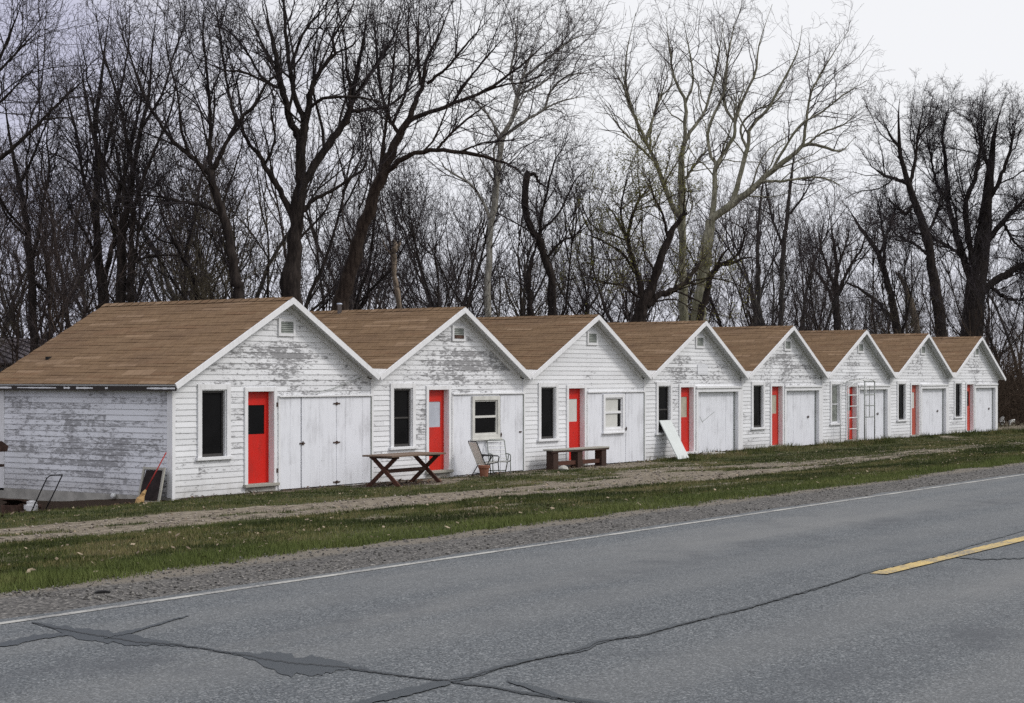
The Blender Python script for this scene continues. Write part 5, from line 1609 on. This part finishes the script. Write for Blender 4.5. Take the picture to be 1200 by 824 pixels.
brush('undergrowth', 'tangled bare brush along the edge of the wood behind the cabins', 430, 5, -12, 66, 8.2, 20, 2.2, 5.2, M['twig_brush'], 9,
      lambda x, y: (.72 + .55 * fbm(x * .25, y * .25, 4)) * ((x > 3.5) | (y > 11.5)))
brush('undergrowth', 'dense brown brush right of the last cabin, reaching to the ground', 560, 6, 53.5, 100, 2.5, 24, 2.0, 6.5, M['twig_brush'], 9,
      lambda x, y: np.clip((y - 1.5) / 4.5 + (x - 53) / 25.0, .45, 1.05))
brush('undergrowth', 'far tangled brush deep in the wood between the trunks', 220, 7, -25, 140, 24, 70, 3.0, 6.5, M['twig_dark'], 8)
# ------------------------------------------------------------------ sky and light
world = bpy.data.worlds.new('World')
SC.world = world
world.use_nodes = True
g = G(world.node_tree)
SUN_EL = 42.0       # the sun lies behind thin cloud, behind the camera and to its right
sun_dir = np.array([0.50, -0.80, 0.0]); sun_dir /= np.linalg.norm(sun_dir)
rotz = math.atan2(sun_dir[0], sun_dir[1])
sky = g.n.new('ShaderNodeTexSky')
sky.sky_type = 'NISHITA'
sky.sun_disc = False
sky.sun_elevation = R(SUN_EL)
sky.sun_rotation = rotz
sky.dust_density = 2.0
d = g.coord('Generated')
s = g.sep(d)
v = g.comb(s[0], s[1], g.m('MULTIPLY', s[2], 2.2))
n = g.noise(v, 2.6, 6, 0.55, 0.3)
n2 = g.noise(v, 7.0, 5, 0.6)
side = g.m('ADD', g.m('MULTIPLY', s[0], RGT[0]), g.m('MULTIPLY', s[1], RGT[1]))     # -1 left of the row, 1 right of it
up = s[2]
bright = g.m('ADD', g.m('MULTIPLY', n, 0.55), g.m('MULTIPLY', n2, 0.25))
bright = g.m('ADD', bright, g.m('ADD', g.m('MULTIPLY', side, 0.85), 0.05))
cloud = g.mix(g.step(bright, 0.16, 0.42), (6.0, 5.95, 7.4), (9.75, 9.75, 9.95))
cloud = g.mix(g.step(up, 0.16, 0.03, 0, 0.6), cloud, (8.1, 8.3, 9.8))
cloud = g.mix(g.step(up, 0.22, 0.85), cloud, (13.0, 13.0, 13.6))
col = g.mix(0.90, sky.outputs[0], cloud)
bg = g.n['Background']
g.put(bg.inputs['Color'], col)
bg.inputs['Strength'].default_value = 0.10
sd = bpy.data.lights.new('sun', 'SUN')
sd.energy = 1.5
sd.angle = R(12)
sd.color = (1.0, 0.965, 0.92)
so = bpy.data.objects.new('sun', sd)
COL.objects.link(so)
el = R(SUN_EL)
dv = np.array([sun_dir[0] * math.cos(el), sun_dir[1] * math.cos(el), math.sin(el)])
from mathutils import Vector
so.rotation_euler = Vector(dv).to_track_quat('Z', 'Y').to_euler()
so.location = (0, -40, 60)

vs = SC.view_settings
SC.display_settings.display_device = 'sRGB'
vs.view_transform = 'Standard'
vs.look = 'None'
vs.exposure = 0.0
vs.gamma = 1.0
vs.use_curve_mapping = False
SC.render.engine = 'CYCLES'
SC.cycles.max_bounces = 6
SC.cycles.diffuse_bounces = 3
SC.cycles.use_denoising = False
SC.render.film_transparent = False
